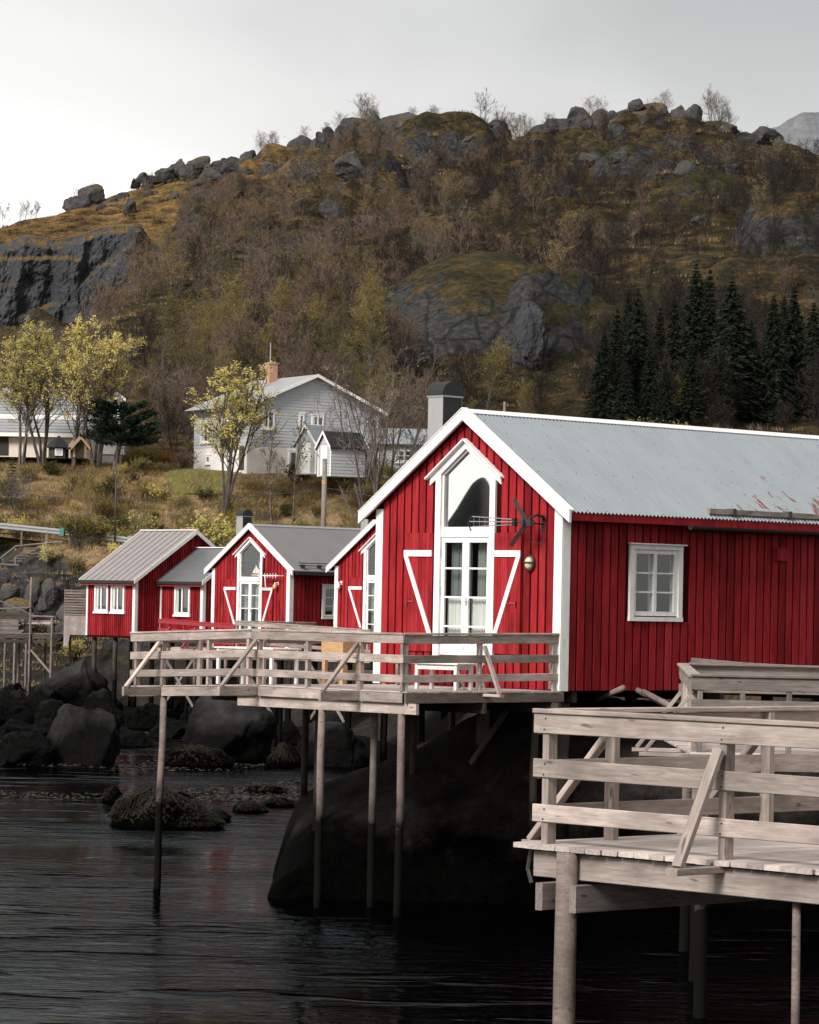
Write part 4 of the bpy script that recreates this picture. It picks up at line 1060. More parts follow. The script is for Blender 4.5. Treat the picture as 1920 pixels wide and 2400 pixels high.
# loose poles propped on the rock under the side wall
for i, (a, b) in enumerate(((( 1508, 1621), (1572, 1655)), ((1495, 1618), (1556, 1650)), ((1400, 1640), (1462, 1612)))):
    p, q = at(*a, 60.5 + i * .4), at(*b, 59.6 + i * .5)
    m = MB(); m.tube([p, q], .055, 8); o = m.obj('loose_pole', 'pile_wood', smooth=True)
    tag(o, ['pale round pole leaning on the rock under the long red wall', 'second round pole leaning beside it under the long red wall', 'thin round pole leaning under the near corner of the long red wall'][i], 'pole')

# ---- decks of the cabins further along
def far_deck(name, base, x0, x1, depth, label, segs, zo=-.03, planks=12):
    R = empty(name, base, TH); tag(R, label, 'deck')
    for i in range(planks):
        y = -depth + depth * (i + .5) / planks
        beam('deck_plank', (x0, y, zo - .02), (x1, y, zo - .02), depth / planks - .015, .04, R, 'deck_wood')
    beam('fascia_board', (x0, -depth - .02, zo - .14), (x1, -depth - .02, zo - .14), .04, .2, R, 'weathered_wood')
    for p0, p1, out_, posts, mat, z0, z1 in segs: rail_run(R, p0, p1, out_, posts, mat=mat, z0=z0, z1=z1)
    x = x0 + .3
    while x < x1:
        for y in (-depth + .15, -depth / 2): pile('pole', (x, y), zo - .05, -3.9, .07, R, 'dark_timber' if y > -depth + .2 else 'pile_wood')  # rear row takes the dark colour to stand in for under-deck shade
        x += 1.9
    for i in range(3):
        xa = x0 + .3 + i * 3.8
        if xa + 1.9 < x1: beam('cross_brace', (xa, -depth + .1, -.4), (xa + 1.9, -depth + .1, -2.4), .04, .12, R, 'grey_wood'); beam('cross_brace', (xa + 1.9, -depth + .14, -.4), (xa, -depth + .14, -2.4), .04, .12, R, 'grey_wood')
    return R
D2 = far_deck('cabin_deck', C2, -5.0, -.2, 2.7, 'deck with red painted railing before the dark-roofed cabin and annex', [((-5.0, -2.7), (-.2, -2.7), (0, -1), (.1, 1.6, 3.2, 4.7), 'red_rail', .12, -.02)])
for x in (-4.2, -2.6, -1.0): brace_out(D2, (x, -2.7), (0, -1), .7, .0, mat='red_rail', inner=.1)
D3 = far_deck('cabin_deck', C3, -5.7, 1.7, 4.2, 'pale grey deck with long sloping rail before the half hidden cabin', [((-5.7, -4.2), (1.7, -4.2), (0, -1), (.1, 2.0, 3.9, 5.8, 7.2), 'weathered_wood', .12, -.08), ((-5.7, -4.2), (-5.7, -.2), (-1, 0), (1.5, 3.0), 'weathered_wood', .12, .1)])
for x in (-3.7, .1): brace_out(D3, (x, -4.2), (0, -1), .8, .0, inner=.1)
m = MB()
R = empty('picnic_bench', loc2w(C2, -3.4, -1.4, -.03), TH); tag(R, 'red painted picnic bench behind the red railing', 'bench')
for yy in (-.5, -.3, .3, .5): beam('seat_plank', (-.9, yy, .45), (.9, yy, .45), .16, .04, R, 'red_rail')
for yy in (-.12, .12): beam('top_plank', (-.9, yy, .74), (.9, yy, .74), .2, .04, R, 'red_rail')
for x in (-.65, .65):
    beam('leg', (x, -.55, 0), (x, -.1, .72), .08, .04, R, 'red_rail'); beam('leg', (x, .55, 0), (x, .1, .72), .08, .04, R, 'red_rail'); beam('cross_bar', (x + .05, -.58, .41), (x + .05, .58, .41), .04, .08, R, 'red_rail')

# ---- storage platform at the far left
p = at(-40, 1484, 166)
SP = empty('storage_platform', (p.x, p.y, 3.86), math.radians(-14)); tag(SP, 'old timber platform on thin posts left of the leftmost cabin', 'platform')
for i in range(22): beam('deck_plank', (.0, .1 + i * .15, -.02), (3.75, .1 + i * .15, -.02), .142, .04, SP, 'grey_wood')
beam('edge_beam', (0, -.02, -.16), (3.75, -.02, -.16), .06, .2, SP, 'dark_timber'); beam('edge_beam', (0, .0, -.4), (3.3, .02, -.4), .08, .16, SP, 'dark_timber')
for x in (.75, 1.15, 1.65, 2.25, 2.5, 3.55): pile('pole', (x, .05), -.26, -2.9, .055, SP, 'grey_wood')
for x in (.8, 2.2, 3.5): pile('pole', (x, 2.9), -.06, -2.9, .06, SP, 'grey_wood')
pile('tall_post', (2.5, -.12), 2.75, -2.9, .05, SP, 'grey_wood'); pile('tall_post', (3.62, -.1), .78, -2.9, .055, SP, 'grey_wood')
beam('cross_brace', (2.55, -.12, -.8), (3.6, -.12, -1.9), .05, .10, SP, 'grey_wood')
beam('rail', (-.4, -.18, 1.1), (2.5, -.18, 1.28), .05, .06, SP, 'grey_wood'); beam('rail', (2.5, -.18, .86), (3.75, -.18, .85), .05, .06, SP, 'grey_wood'); beam('rail', (-.6, .2, 2.1), (2.6, .2, .86), .07, .05, SP, 'grey_wood')
def lumber(x0, x1, y, z, nrow, ncol, w, h, mat, label):
    q = SP.matrix_basis @ Vector((x0, y, z)); R = empty('lumber_stack', q, math.radians(-14)); tag(R, label, 'lumber')
    for r in range(nrow):
        for c in range(ncol):
            beam('stacked_board', (RND.uniform(-.12, .05), c * (w + .012), h / 2 + r * (h + .004)), (x1 - x0 + RND.uniform(-.2, .15), c * (w + .012) + RND.uniform(-.03, .03), h / 2 + r * (h + .004)), w, h, R, mat)
lumber(-.5, 1.9, .35, .0, 9, 3, .18, .07, 'grey_wood', 'stack of old grey boards on the platform, lowest and longest')
lumber(-.4, 2.1, 1.7, .0, 12, 3, .16, .08, 'dark_timber', 'taller brown board stack at the back of the platform')
lumber(2.2, 3.5, .6, .45, 4, 3, .13, .045, 'weathered_wood', 'small stack of pale new boards at the platform end')
q = SP.matrix_basis @ Vector((2.2, .55, 0)); R = empty('saw_horse', q, math.radians(-14)); tag(R, 'low trestle carrying the pale boards on the platform', 'trestle')
for x in (.15, 1.15):
    beam('bearer', (x, -.1, .41), (x, .5, .41), .06, .07, R, 'dark_timber')
    for yy in (-.05, .45): beam('leg', (x, yy, 0), (x, yy, .374), .05, .05, R, 'dark_timber')
q0 = SP.matrix_basis @ Vector((.62, -.22, 0))
m = MB(); m.tube([(-.12, 0, 1.15), (.0, 0, .85), (.03, 0, .5), (.08, 0, .02)], .028, 6); o = m.obj('orange_rope', 'orange_rope', smooth=True); o.location = q0; tag(o, 'orange rope hanging at the front of the platform', 'rope')
p = at(150, 1486, 163)
R = empty('slat_screen', (p.x, p.y, 3.86), math.radians(-14)); tag(R, 'grey slatted screen with faded banner against the leftmost cabin', 'screen')
for x in (.0, 1.05): beam('post', (x, .04, -.1), (x, .04, 2.2), .06, .06, R, 'grey_wood')
for i in range(10): beam('slat', (-.0, -.01, .98 + i * .128), (1.08, -.01, .98 + i * .128), .025, .085, R, 'pile_wood')
MB().add([(.0 + i * .11, -.05 - .02 * math.sin(i * 1.3), z) for i in range(11) for z in (.0 - (.55 if i < 3 else 0), .92)], [(2 * i, 2 * i + 2, 2 * i + 3, 2 * i + 1) for i in range(10)]).obj('banner', 'faded_print', R)

# ------------------------------------------------------------------ rocks of the shore
def boulder(px, py_base, w, h, seed, label, mat='shore_rock', depth=None, name='boulder', deep=.55, amp=.16, flat=0., facet=.5, tilt=0., group=None, sub=4, sy=.8):
    p = at_z(px, py_base, WATER) if depth is None else at(px, py_base, depth)
    s_ = p.y / FPX; hw = w * s_ / 2; hh = h * s_
    fc = 1.0 if name == 'boulder' else facet; g_ = 1.22 if fc >= .7 else 1.04
    me = rock_mesh(name, mat, seed, sub if fc < .7 else 5, amp * .75, flat, fc, True, .05 if fc >= .7 else 0)
    o = link(name, me)
    o.scale = (hw * g_, hw * sy * 1.1, hh / (1 + deep) * 1.25 * g_); o.location = (p.x, p.y + hw * sy * .55, p.z + hh * (1 - deep) / (1 + deep) * .35)
    o.rotation_euler = (0, tilt, random.Random(seed).uniform(0, 6.28) * .0)
    tag(o, label, 'rock', group); return o
BW = 'boulders at the water'
boulder(183, 1792, 232, 140, 11, 'big dark pointed boulder standing in the shallows at left', facet=.8, tilt=-.12)
boulder(512, 1780, 262, 132, 24, 'broad domed boulder with ochre lichen top under the left end of the largest deck', facet=.35)
boulder(800, 1796, 205, 104, 33, 'rounded boulder with a pale streak seen between the deck poles', facet=.4)
boulder(45, 1792, 150, 82, 41, 'low dark wedge rock at the left edge of the shallows', facet=.8)
for i, (px, pb, w, h, l, f) in enumerate(((180, 1662, 165, 118, 'smooth grey boulder with a peaked top below the leftmost cabin', .45), (98, 1668, 130, 82, 'lower grey boulder leaning on the smooth peaked one', .4), (25, 1690, 150, 92, 'dark boulder at the left edge below the platform posts', .6),
    (250, 1690, 105, 76, 'dark boulder right of the smooth peaked one', .7), (330, 1706, 100, 62, 'dark low boulder under the left end of the largest railing', .7), (60, 1605, 115, 105, 'pale boulder between the thin platform posts', .5), (140, 1612, 80, 74, 'grey boulder behind the smooth peaked one', .6),
    (262, 1612, 100, 66, 'dark boulder in the shade under the leftmost cabin', .7), (420, 1665, 120, 72, 'boulder under the annex seen through the deck railing', .6), (520, 1660, 110, 66, 'boulder under the red railing seen through the deck railing', .6), (610, 1690, 110, 74, 'shaded boulder beneath the deck of the dark-roofed cabin', .6),
    (-10, 1580, 90, 80, 'cut off grey boulder at the far left edge', .6), (130, 1722, 120, 42, 'flat dark rock between the two left boulders', .5), (390, 1728, 130, 46, 'flat wet rock behind the domed boulder', .5), (700, 1690, 130, 80, 'shaded boulder behind the deck poles', .5))):
    boulder(px, pb, w, h, 70 + i, l, facet=f)
for i, (px, pb, w, h, l) in enumerate(((45, 1742, 130, 60, 'dark flat boulder between the left shallows and the pile of boulders'), (118, 1702, 90, 56, 'dark boulder in the second row of the left shore'), (212, 1736, 100, 50, 'dark wet boulder behind the pointed boulder'), (296, 1748, 90, 44, 'low wet boulder right of the pointed boulder'), (362, 1690, 84, 56, 'dark boulder below the left end of the largest deck'), (455, 1706, 100, 54, 'dark boulder behind the lichen topped dome'), (575, 1738, 110, 50, 'dark boulder right of the lichen topped dome'), (655, 1742, 90, 56, 'dark boulder left of the rounded boulder between poles'), (15, 1655, 90, 56, 'dark boulder under the left end of the storage platform'), (205, 1600, 80, 60, 'grey boulder under the slatted screen'), (330, 1650, 90, 54, 'dark boulder beneath the annex stilts'))):
    boulder(px, pb, w, h, 170 + i, l)
# rocks in the road embankment
for i, (px, py, w, h) in enumerate(((20, 1395, 60, 44), (72, 1402, 48, 46), (115, 1398, 44, 48), (40, 1440, 80, 46), (100, 1420, 30, 24), (135, 1388, 36, 34), (160, 1450, 60, 46), (10, 1350, 44, 30), (85, 1370, 36, 26), (140, 1480, 60, 40), (70, 1490, 60, 40), (15, 1480, 60, 44))):
    boulder(px, py, w * .85, h * .8, 120 + i, 'grey stone in the mossy embankment above the platform', 'bank_rock', depth=171 + (1490 - py) * .08, name='embankment_stone', facet=.7, group='stones of the embankment', sub=3)

def weed_rock(px, pb, w, h, seed, label, nst=260, col='seaweed'):
    o = boulder(px, pb, w, h, seed, label, 'black_rock', name='weedy_rock', amp=.24, facet=.5, sub=4, sy=1.0)
    o.scale.z *= .85
    m = MB(); rr = random.Random(seed); sx, sy, sz = o.scale
    for i in range(nst * 5):
        a = rr.uniform(0, 6.28); t0 = rr.uniform(.0, 1.2); pts = []
        for k_ in range(4):
            t = min(t0 + k_ * .13, 1.62); aa = a + rr.uniform(-.12, .12); n_ = Vector((math.sin(t) * math.cos(aa), math.sin(t) * math.sin(aa), math.cos(t))); rad = .90 + noisy(n_, .24 * .75, 1.4, seed, 5) + .12 * rr.random()
            pts.append(Vector((math.sin(t) * math.cos(aa) * rad, math.sin(t) * math.sin(aa) * rad, math.cos(t) * rad)))
        wd = .008 + .012 * rr.random(); sd = Vector((-math.sin(a), math.cos(a), 0)) * wd
        m.add([q + sd * f_ for q in pts for f_ in (-1, 1)], [(2 * j, 2 * j + 1, 2 * j + 3, 2 * j + 2) for j in range(3)])
    q = m.obj('seaweed', col, o); tag(q, kind='stuff'); return o
weed_rock(372, 1937, 235, 104, 5, 'large mound of dark seaweed in front of the left deck pole', 420)
weed_rock(458, 1942, 140, 44, 6, 'lower seaweed mound right of the left deck pole', 240)
weed_rock(262, 1880, 48, 42, 7, 'small seaweed knob left of the large seaweed mound', 120)
weed_rock(455, 1800, 160, 68, 8, 'weed covered rock at the foot of the domed boulder', 300)
weed_rock(665, 1796, 80, 60, 9, 'weedy rock left of the rounded boulder between poles', 160)
weed_rock(625, 1858, 105, 24, 10, 'ochre seaweed hump in the shallows near the black rock', 200, 'bladder_weed')
weed_rock(583, 1903, 82, 30, 12, 'brown seaweed hump nearer than the ochre one', 160)
weed_rock(655, 1889, 80, 24, 13, 'flat dark weed patch touching the black rock', 120)
weed_rock(505, 1925, 70, 34, 14, 'small weed hump behind the lower seaweed mound', 120)

# the black rock under the largest cabin
TOP = [(600, 2160), (641, 2100), (655, 2020), (676, 1935), (700, 1872), (735, 1846), (800, 1828), (900, 1788), (1000, 1738), (1080, 1696), (1150, 1655), (1300, 1622), (1500, 1640), (1700, 1660), (2000, 1660), (2400, 1700)]
CRE = [(600, 2170), (641, 2110), (660, 2050), (690, 2000), (740, 1952), (830, 1912), (930, 1868), (1020, 1800), (1120, 1765), (1250, 1742), (1400, 1745), (1700, 1760), (2400, 1800)]
m = MB(); NC, NR = 200, 90
for i in range(NC):
    px = 600 + (2400 - 600) * (i / (NC - 1)) ** 1.25
    zt = at(px, np.interp(px, *zip(*TOP)), 64.5).z; zc = at(px, np.interp(px, *zip(*CRE)), 61.6).z
    zc = min(zc, zt - .05); X = at(px, 1500, 62.5).x
    for j in range(NR):
        t = j / (NR - 1)
        y = np.interp(t, [0, .28, .42, .62, .8, 1], [60.2, 60.9, 61.6, 64.5, 67.5, 74]); z = np.interp(t, [0, .12, .28, .42, .55, .62, .8, 1], [-1.6, WATER - .2, WATER + (zc - WATER) * .62, zc, zc + (zt - zc) * .75, zt, zt - .3, min(zt - .8, 1.5)])
        q = Vector((X, y, z)); nn = mn.fractal(q * .55, 1, 2, 5) + .5 * (abs(mn.noise(Vector((X * .9 + z * .5, y * .6, z * 1.3)))) - .2); n2 = mn.noise(q * .9 + Vector((4, 4, 4)))
        m.v.append((X + nn * .10, y + nn * .35 - .25 * n2, z + nn * .16))
m.f = [(i * NR + j, (i + 1) * NR + j, (i + 1) * NR + j + 1, i * NR + j + 1) for i in range(NC - 1) for j in range(NR - 1)]; m.mi = [0] * len(m.f)
o = m.obj('bedrock', 'black_rock', smooth=True); tag(o, 'huge black bedrock slab rising from the water under the largest cabin', 'rock')

# seaweed afloat
m = MB(); rr = random.Random(21); cnt = 0
while cnt < 5200:
    px = rr.uniform(-60, 760); py = 1700 + 300 * rr.random() ** 1.3
    p = at_z(px, py, WATER)
    f = mn.fractal(Vector((p.x * .10, p.y * .16, 4)), 1, 2, 4) + .22 * mn.noise(Vector((p.x * .5, p.y * .5, 1)))
    band = math.exp(-((py - (1800 + px * .02)) / 22) ** 2) * .5 + math.exp(-((py - 1885) / 40) ** 2) * (.45 if px > 330 else .05) + math.exp(-((py - 1730) / 18) ** 2) * .25
    if f + band < .42: continue
    cnt += 1; s_ = rr.uniform(.03, .11); a = rr.uniform(0, 3.14); c, d = math.cos(a) * s_, math.sin(a) * s_ * .5; z = WATER + rr.uniform(.004, .03)
    m.add([(p.x - c, p.y - d, z), (p.x + d * .6, p.y - c * .5, z + rr.uniform(0, .03)), (p.x + c, p.y + d, z), (p.x - d * .6, p.y + c * .5, z)], [(0, 1, 2, 3)])
tag(m.obj('floating_seaweed', 'bladder_weed'), 'scattered brown seaweed floating in the shallows', 'seaweed', kind='stuff')

# ------------------------------------------------------------------ rocks of the hill
def hill_rock(px, py, w, h, seed, label, depth=None, group=None, facet=.75, mat='crag_rock', name='hill_boulder', sy=.8, amp=.16, sub=3):
    p = at(px, py, depth) if depth else hit(px, py + h * .3)
    if p is None: p = at(px, py, 474)
    s_ = p.y / FPX; c = at(px, py, p.y)
    me = rock_mesh(name, mat, seed, 4, amp * .8, 0, 1.0, False); o = link(name, me)
    o.location = c - Vector((0, 0, h * s_ * (.32 if depth else .12))); o.scale = (w * s_ * .74, w * s_ * .6 * sy + .3, h * s_ * .95); o.rotation_euler = (0, random.Random(seed).uniform(-.2, .2), 0)
    tag(o, label, 'rock', group); return o
def zone(px): return 'on the ochre left shoulder' if px < 420 else 'where the ridge climbs from the left' if px < 720 else 'on the middle knob of the crest' if px < 1010 else 'in the dip of the crest' if px < 1290 else 'near the summit slab' if px < 1660 else 'at the right end of the ridge'
RL = [(752, 320, 36, 36), (773, 310, 24, 34), (830, 292, 44, 40), (880, 286, 66, 66), (940, 288, 84, 66), (997, 292, 38, 40), (1055, 296, 50, 46), (1115, 302, 74, 36), (1165, 296, 36, 38), (1030, 303, 32, 30), (1355, 280, 54, 50), (1405, 280, 36, 44), (1433, 276, 44, 48), (1310, 290, 64, 40), (1290, 300, 40, 30), (1730, 318, 50, 34), (1790, 318, 70, 44), (1680, 300, 90, 54),
      (587, 364, 54, 44), (656, 362, 66, 50), (706, 362, 58, 62), (467, 374, 66, 40), (515, 380, 40, 30), (222, 455, 56, 36), (178, 468, 44, 26), (545, 378, 40, 34), (420, 388, 40, 28), (380, 402, 40, 28), (335, 415, 30, 24)]
for i, q in enumerate(RL):
    q = (q[0], q[1] + (5 if i % 3 == 0 else 0), q[2] * (.7, 1, 1.15)[i % 3], q[3] * (.75, 1.05, .85)[(i * 2) % 3])
    for j in range(2): hill_rock(q[0] + (-1, 1)[j] * q[2] * .55, q[1] + q[3] * (.45, .6)[j], q[2] * (.8, .6)[j], q[3] * .8, 1200 + i * 3 + j, 'lower block of the broken crag ' + zone(q[0]), depth=471 if q[0] > 500 else 465, group='crag blocks along the crest')
    hill_rock(*q, 200 + i, ('small' if q[2] < 42 else 'large') + ' lichen grey boulder against the sky ' + zone(q[0]), depth=474 if q[0] > 500 else 468, group='boulders along the crest', facet=.85)
hill_rock(1503, 270, 112, 54, 301, 'long flat-topped slab on the summit carrying the perched stone', depth=473, facet=.95)
hill_rock(1496, 241, 38, 22, 302, 'small stone perched on top of the summit slab', depth=473, facet=.8)
hill_rock(1590, 268, 56, 48, 303, 'blocky summit boulder right of the flat-topped slab', depth=473, facet=.95)
hill_rock(1626, 270, 46, 44, 304, 'square-edged boulder at the right end of the summit', depth=473, facet=.95)
HL = [(515, 420, 80, 40), (473, 462, 54, 40), (303, 490, 26, 34), (356, 424, 40, 26), (411, 462, 32, 24), (467, 440, 44, 26), (545, 398, 38, 26), (580, 407, 26, 26), (712, 424, 66, 34), (796, 450, 38, 28), (829, 390, 62, 56), (640, 400, 40, 30), (350, 455, 28, 20), (285, 460, 26, 18), (240, 490, 34, 18), (430, 420, 36, 24), (500, 400, 30, 22), (860, 520, 60, 40), (780, 500, 50, 40), (560, 460, 22, 16), (1100, 336, 60, 34), (1180, 350, 44, 26), (1400, 375, 60, 24), (1450, 372, 40, 26), (1605, 400, 44, 40), (1700, 370, 50, 26), (1725, 395, 24, 20), (1500, 545, 40, 20), (1250, 345, 44, 30), (1440, 320, 50, 36), (1020, 340, 40, 26), (930, 330, 60, 44), (1340, 455, 40, 34), (700, 480, 40, 30), (620, 450, 30, 20), (440, 850, 40, 30), (1650, 520, 40, 30), (1560, 480, 40, 26), (1210, 420, 44, 30), (1080, 440, 40, 26)]
for i, q in enumerate(HL):
    hill_rock(*q, 330 + i, ('small' if q[2] < 42 else 'large') + ' grey boulder ' + ('just ' if q[1] < 400 else 'well ') + 'below the crest ' + zone(q[0]), group='boulders scattered over the hillside', facet=.8)
# larger outcrops
def outcrop(px, py, w, h, depth, seed, label, sy=.55, mat='cliff_rock', amp=.2, facet=.4, tilt=0):
    c = at(px, py, depth); s_ = depth / FPX
    me = rock_mesh('rock_outcrop', mat, seed, 6, amp, 0, facet, True, .015); o = link('rock_outcrop', me)
    o.location = c + Vector((0, w * s_ * .5 * sy * .75, 0)); o.scale = (w * s_ * .53, w * s_ * .5 * sy, h * s_ * .55); o.rotation_euler = (0, tilt, 0)
    tag(o, label, 'rock'); return o
outcrop(1240, 790, 90, 150, 253, 402, 'smooth rock spur below the mossy dome', facet=.6)
outcrop(570, 575, 70, 60, 404, 408, 'small dark crag under the heather left of centre')
outcrop(725, 490, 70, 60, 415, 409, 'dark overhang below the crest left of centre')
outcrop(860, 590, 110, 60, 380, 410, 'mossy slab among the bare birches', mat='hill_rock')

# the cliff at the left end of the hill: grooved face with sloping ledges
m = MB(); NC, NR = 150, 90
CT_ = [(-200, 600), (0, 572), (60, 548), (130, 560), (190, 548), (240, 530), (330, 527), (352, 560), (400, 570), (470, 600)]
CB_ = [(-200, 880), (0, 850), (150, 830), (250, 770), (340, 700), (400, 650), (470, 622)]
for i in range(NC):
    px = -200 + 670 * i / (NC - 1); yt = np.interp(px, *zip(*CT_)); yb = np.interp(px, *zip(*CB_))
    for j in range(NR):
        v = j / (NR - 1); py = yb + (yt - yb) * v
        d = 391.0 + 4.0 * v
        wv = 9 * mn.noise(Vector((px * .03, 1, 5))) + 4 * mn.noise(Vector((px * .11, 7, 5)))
        for ly, x0, x1, am in ((606, -60, 185, 2.6), (655 - (px - 201) * .79, 196, 306, 2.6), (726 - (px - 90) * .3, 50, 130, 2.4), (668, -200, 40, 1.6), (640, 330, 420, 1.6)):
            gate = float(sstep(x0 - 14, x0 + 10, np.array(px)) * (1 - sstep(x1 - 10, x1 + 14, np.array(px))))
            d += am * gate * (1 - float(sstep(ly + wv - 7, ly + wv + 5, np.array(py)))) * float(sstep(ly - 150, ly - 40, np.array(py)))
        q = Vector((px * .011, py * .004, 3)); d += 2.2 * (abs(mn.noise(q)) - .3) + .9 * mn.fractal(Vector((px * .03, py * .016, 8)), 1, 2, 5) + .22 * mn.fractal(Vector((px * .16, py * .10, 8)), 1, 2, 3)
        d += 2.5 * float(sstep(.90, 1.0, np.array(v)))
        if j == NR - 1: d += 10
        if i in (0, NC - 1): d += 10
        m.v.append(tuple(at(px, py, d)))
m.f = [(i * NR + j, (i + 1) * NR + j, (i + 1) * NR + j + 1, i * NR + j + 1) for i in range(NC - 1) for j in range(NR - 1)]; m.mi = [0] * len(m.f)
tag(m.obj('cliff', 'cliff_rock', smooth=False), 'tall dark cliff with ochre moss ledges at the left end of the hill', 'cliff')

# ------------------------------------------------------------------ vegetation
def rot_dir(d, ang, az):
    o = d.orthogonal().normalized(); b = d.cross(o)
    return (d * math.cos(ang) + (o * math.cos(az) + b * math.sin(az)) * math.sin(ang)).normalized()
class Tree:
    def __init__(s, seed): s.r = random.Random(seed); s.w = MB(); s.t = MB(); s.lv = MB(); s.rib = False
    def stem(s, p, d, L, r0, n=5, up=.25, wob=.12, sides=5, rend=.25):
        pts = [p]; rs = [r0]; dirs = [d]
        for i in range(n):
            d = (d + Vector((s.r.gauss(0, wob), s.r.gauss(0, wob), s.r.gauss(0, wob * .4) + up * .25))).normalized()
            p = p + d * (L / n); pts.append(p); rs.append(r0 * (1 - (1 - rend) * (i + 1) / n)); dirs.append(d)
        s.w.tube(pts, rs, sides, cap=False); return pts, rs, dirs
    def twig(s, p, d, L, r, bend=.15, n=2):
        pts = [p]
        for i in range(n):
            d = (d + Vector((s.r.gauss(0, bend), s.r.gauss(0, bend), s.r.gauss(.06, bend)))).normalized(); p = p + d * (L / n); pts.append(p)
        if s.rib:
            sd = (pts[-1] - pts[0]).cross(Vector((s.r.gauss(0, 1), s.r.gauss(0, 1), s.r.gauss(0, 1)))).normalized() * r
            s.t.add([q + sd * g_ * (1 - .75 * i / n) for i, q in enumerate(pts) for g_ in (-1, 1)], [(2 * j, 2 * j + 1, 2 * j + 3, 2 * j + 2) for j in range(n)])
        else: s.t.tube(pts, [r * (1 - .75 * i / n) for i in range(n + 1)], 3, cap=False)
        return pts
    def leaf(s, p, sz):
        a = Vector((s.r.gauss(0, 1), s.r.gauss(0, 1), s.r.gauss(0, .6))).normalized() * sz; b = a.orthogonal().normalized() * sz * .7
        s.lv.add([p - a, p + b, p + a, p - b], [(0, 1, 2, 3)])
def deciduous(seed, h, stems=2, spread=.22, nb=12, ntw=5, leaves=0, leaf=.1, r0=.07, bl=.34, first=.3, tr=.013, droop=0., sub=3, rib=False, tipl=False):
    T = Tree(seed); r = T.r; T.rib = rib
    for k in range(stems):
        az = r.uniform(0, 6.28); lean = spread * (r.uniform(.3, 1) if stems > 1 else .25)
        d = Vector((math.cos(az) * lean, math.sin(az) * lean, 1)).normalized()
        p0 = Vector((math.cos(az) * .14 * (stems > 1), math.sin(az) * .14 * (stems > 1), -.3)); hh = h * r.uniform(.78, 1.0)
        pts, rs, ds = T.stem(p0, d, hh, r0 * r.uniform(.8, 1.1), 7, .22, .07, 5, .18)
        for i in range(nb):
            t = first + (1 - first) * (i + r.random() * .8) / nb; f = min(t, .985) * 7; a = int(f); q = pts[a].lerp(pts[a + 1], f - a)
            dd = rot_dir(ds[a], r.uniform(.45, .95) - .15 * t, r.uniform(0, 6.28)); dd.z += .18; dd.normalize()
            L = h * bl * (1.15 - .75 * t) * r.uniform(.7, 1.15)
            bp, brs, bd = T.stem(q, dd, L, r0 * .34 * (1.1 - .7 * t), 3, .18 - droop, .14, 3, .25)
            for j in range(ntw):
                f = r.uniform(.25, 1) * 3; a2 = min(int(f), 2); q2 = bp[a2].lerp(bp[a2 + 1], f - a2)
                d2 = rot_dir(bd[a2], r.uniform(.3, .9), r.uniform(0, 6.28)); d2.z += .12; d2.normalize()
                tp = T.twig(q2, d2, L * r.uniform(.35, .6), tr * 1.3, .2)
                for k2 in range(sub):
                    q3 = tp[1].lerp(tp[2], r.random()); T.twig(q3, rot_dir((tp[2] - tp[1]).normalized(), r.uniform(.3, .9), r.uniform(0, 6.28)), L * r.uniform(.16, .32), tr, .2, 1)
                if tipl and r.random() < .35: continue
                for k2 in range(leaves):
                    q3 = tp[0].lerp(tp[2], r.uniform(.6, 1.1) if tipl else r.uniform(.3, 1.1)); jt = .075 if tipl else .12
                    T.leaf(q3 + Vector((r.gauss(0, jt), r.gauss(0, jt), r.gauss(0, jt * .8))), leaf * r.uniform(.6, 1.3))
    return T
def tree_meshes(T, bark, twig, leaf):
    def mk(mb, name, mats):
        me = bpy.data.meshes.new(name); me.from_pydata(mb.v, [], mb.f)
        for q in mats: me.materials.append(M[q])
        if any(mb.mi): me.polygons.foreach_set('material_index', mb.mi)
        me.update(); return me
    c = MB(); c.v = T.t.v + T.lv.v; b = len(T.t.v); c.f = T.t.f + [tuple(i + b for i in f) for f in T.lv.f]; c.mi = [0] * len(T.t.f) + [1] * len(T.lv.f)
    return mk(T.w, 'trunk', [bark]), mk(c, 'crown', [twig, leaf])
def plant(name, tm, loc, sc, rz, label, cat='tree', group=None):
    o = link(name, tm[0]); o.location = loc; o.scale = (sc,) * 3 if not isinstance(sc, tuple) else sc; o.rotation_euler = (0, 0, rz)
    c = link('crown', tm[1], o); tag(o, label, cat, group); return o

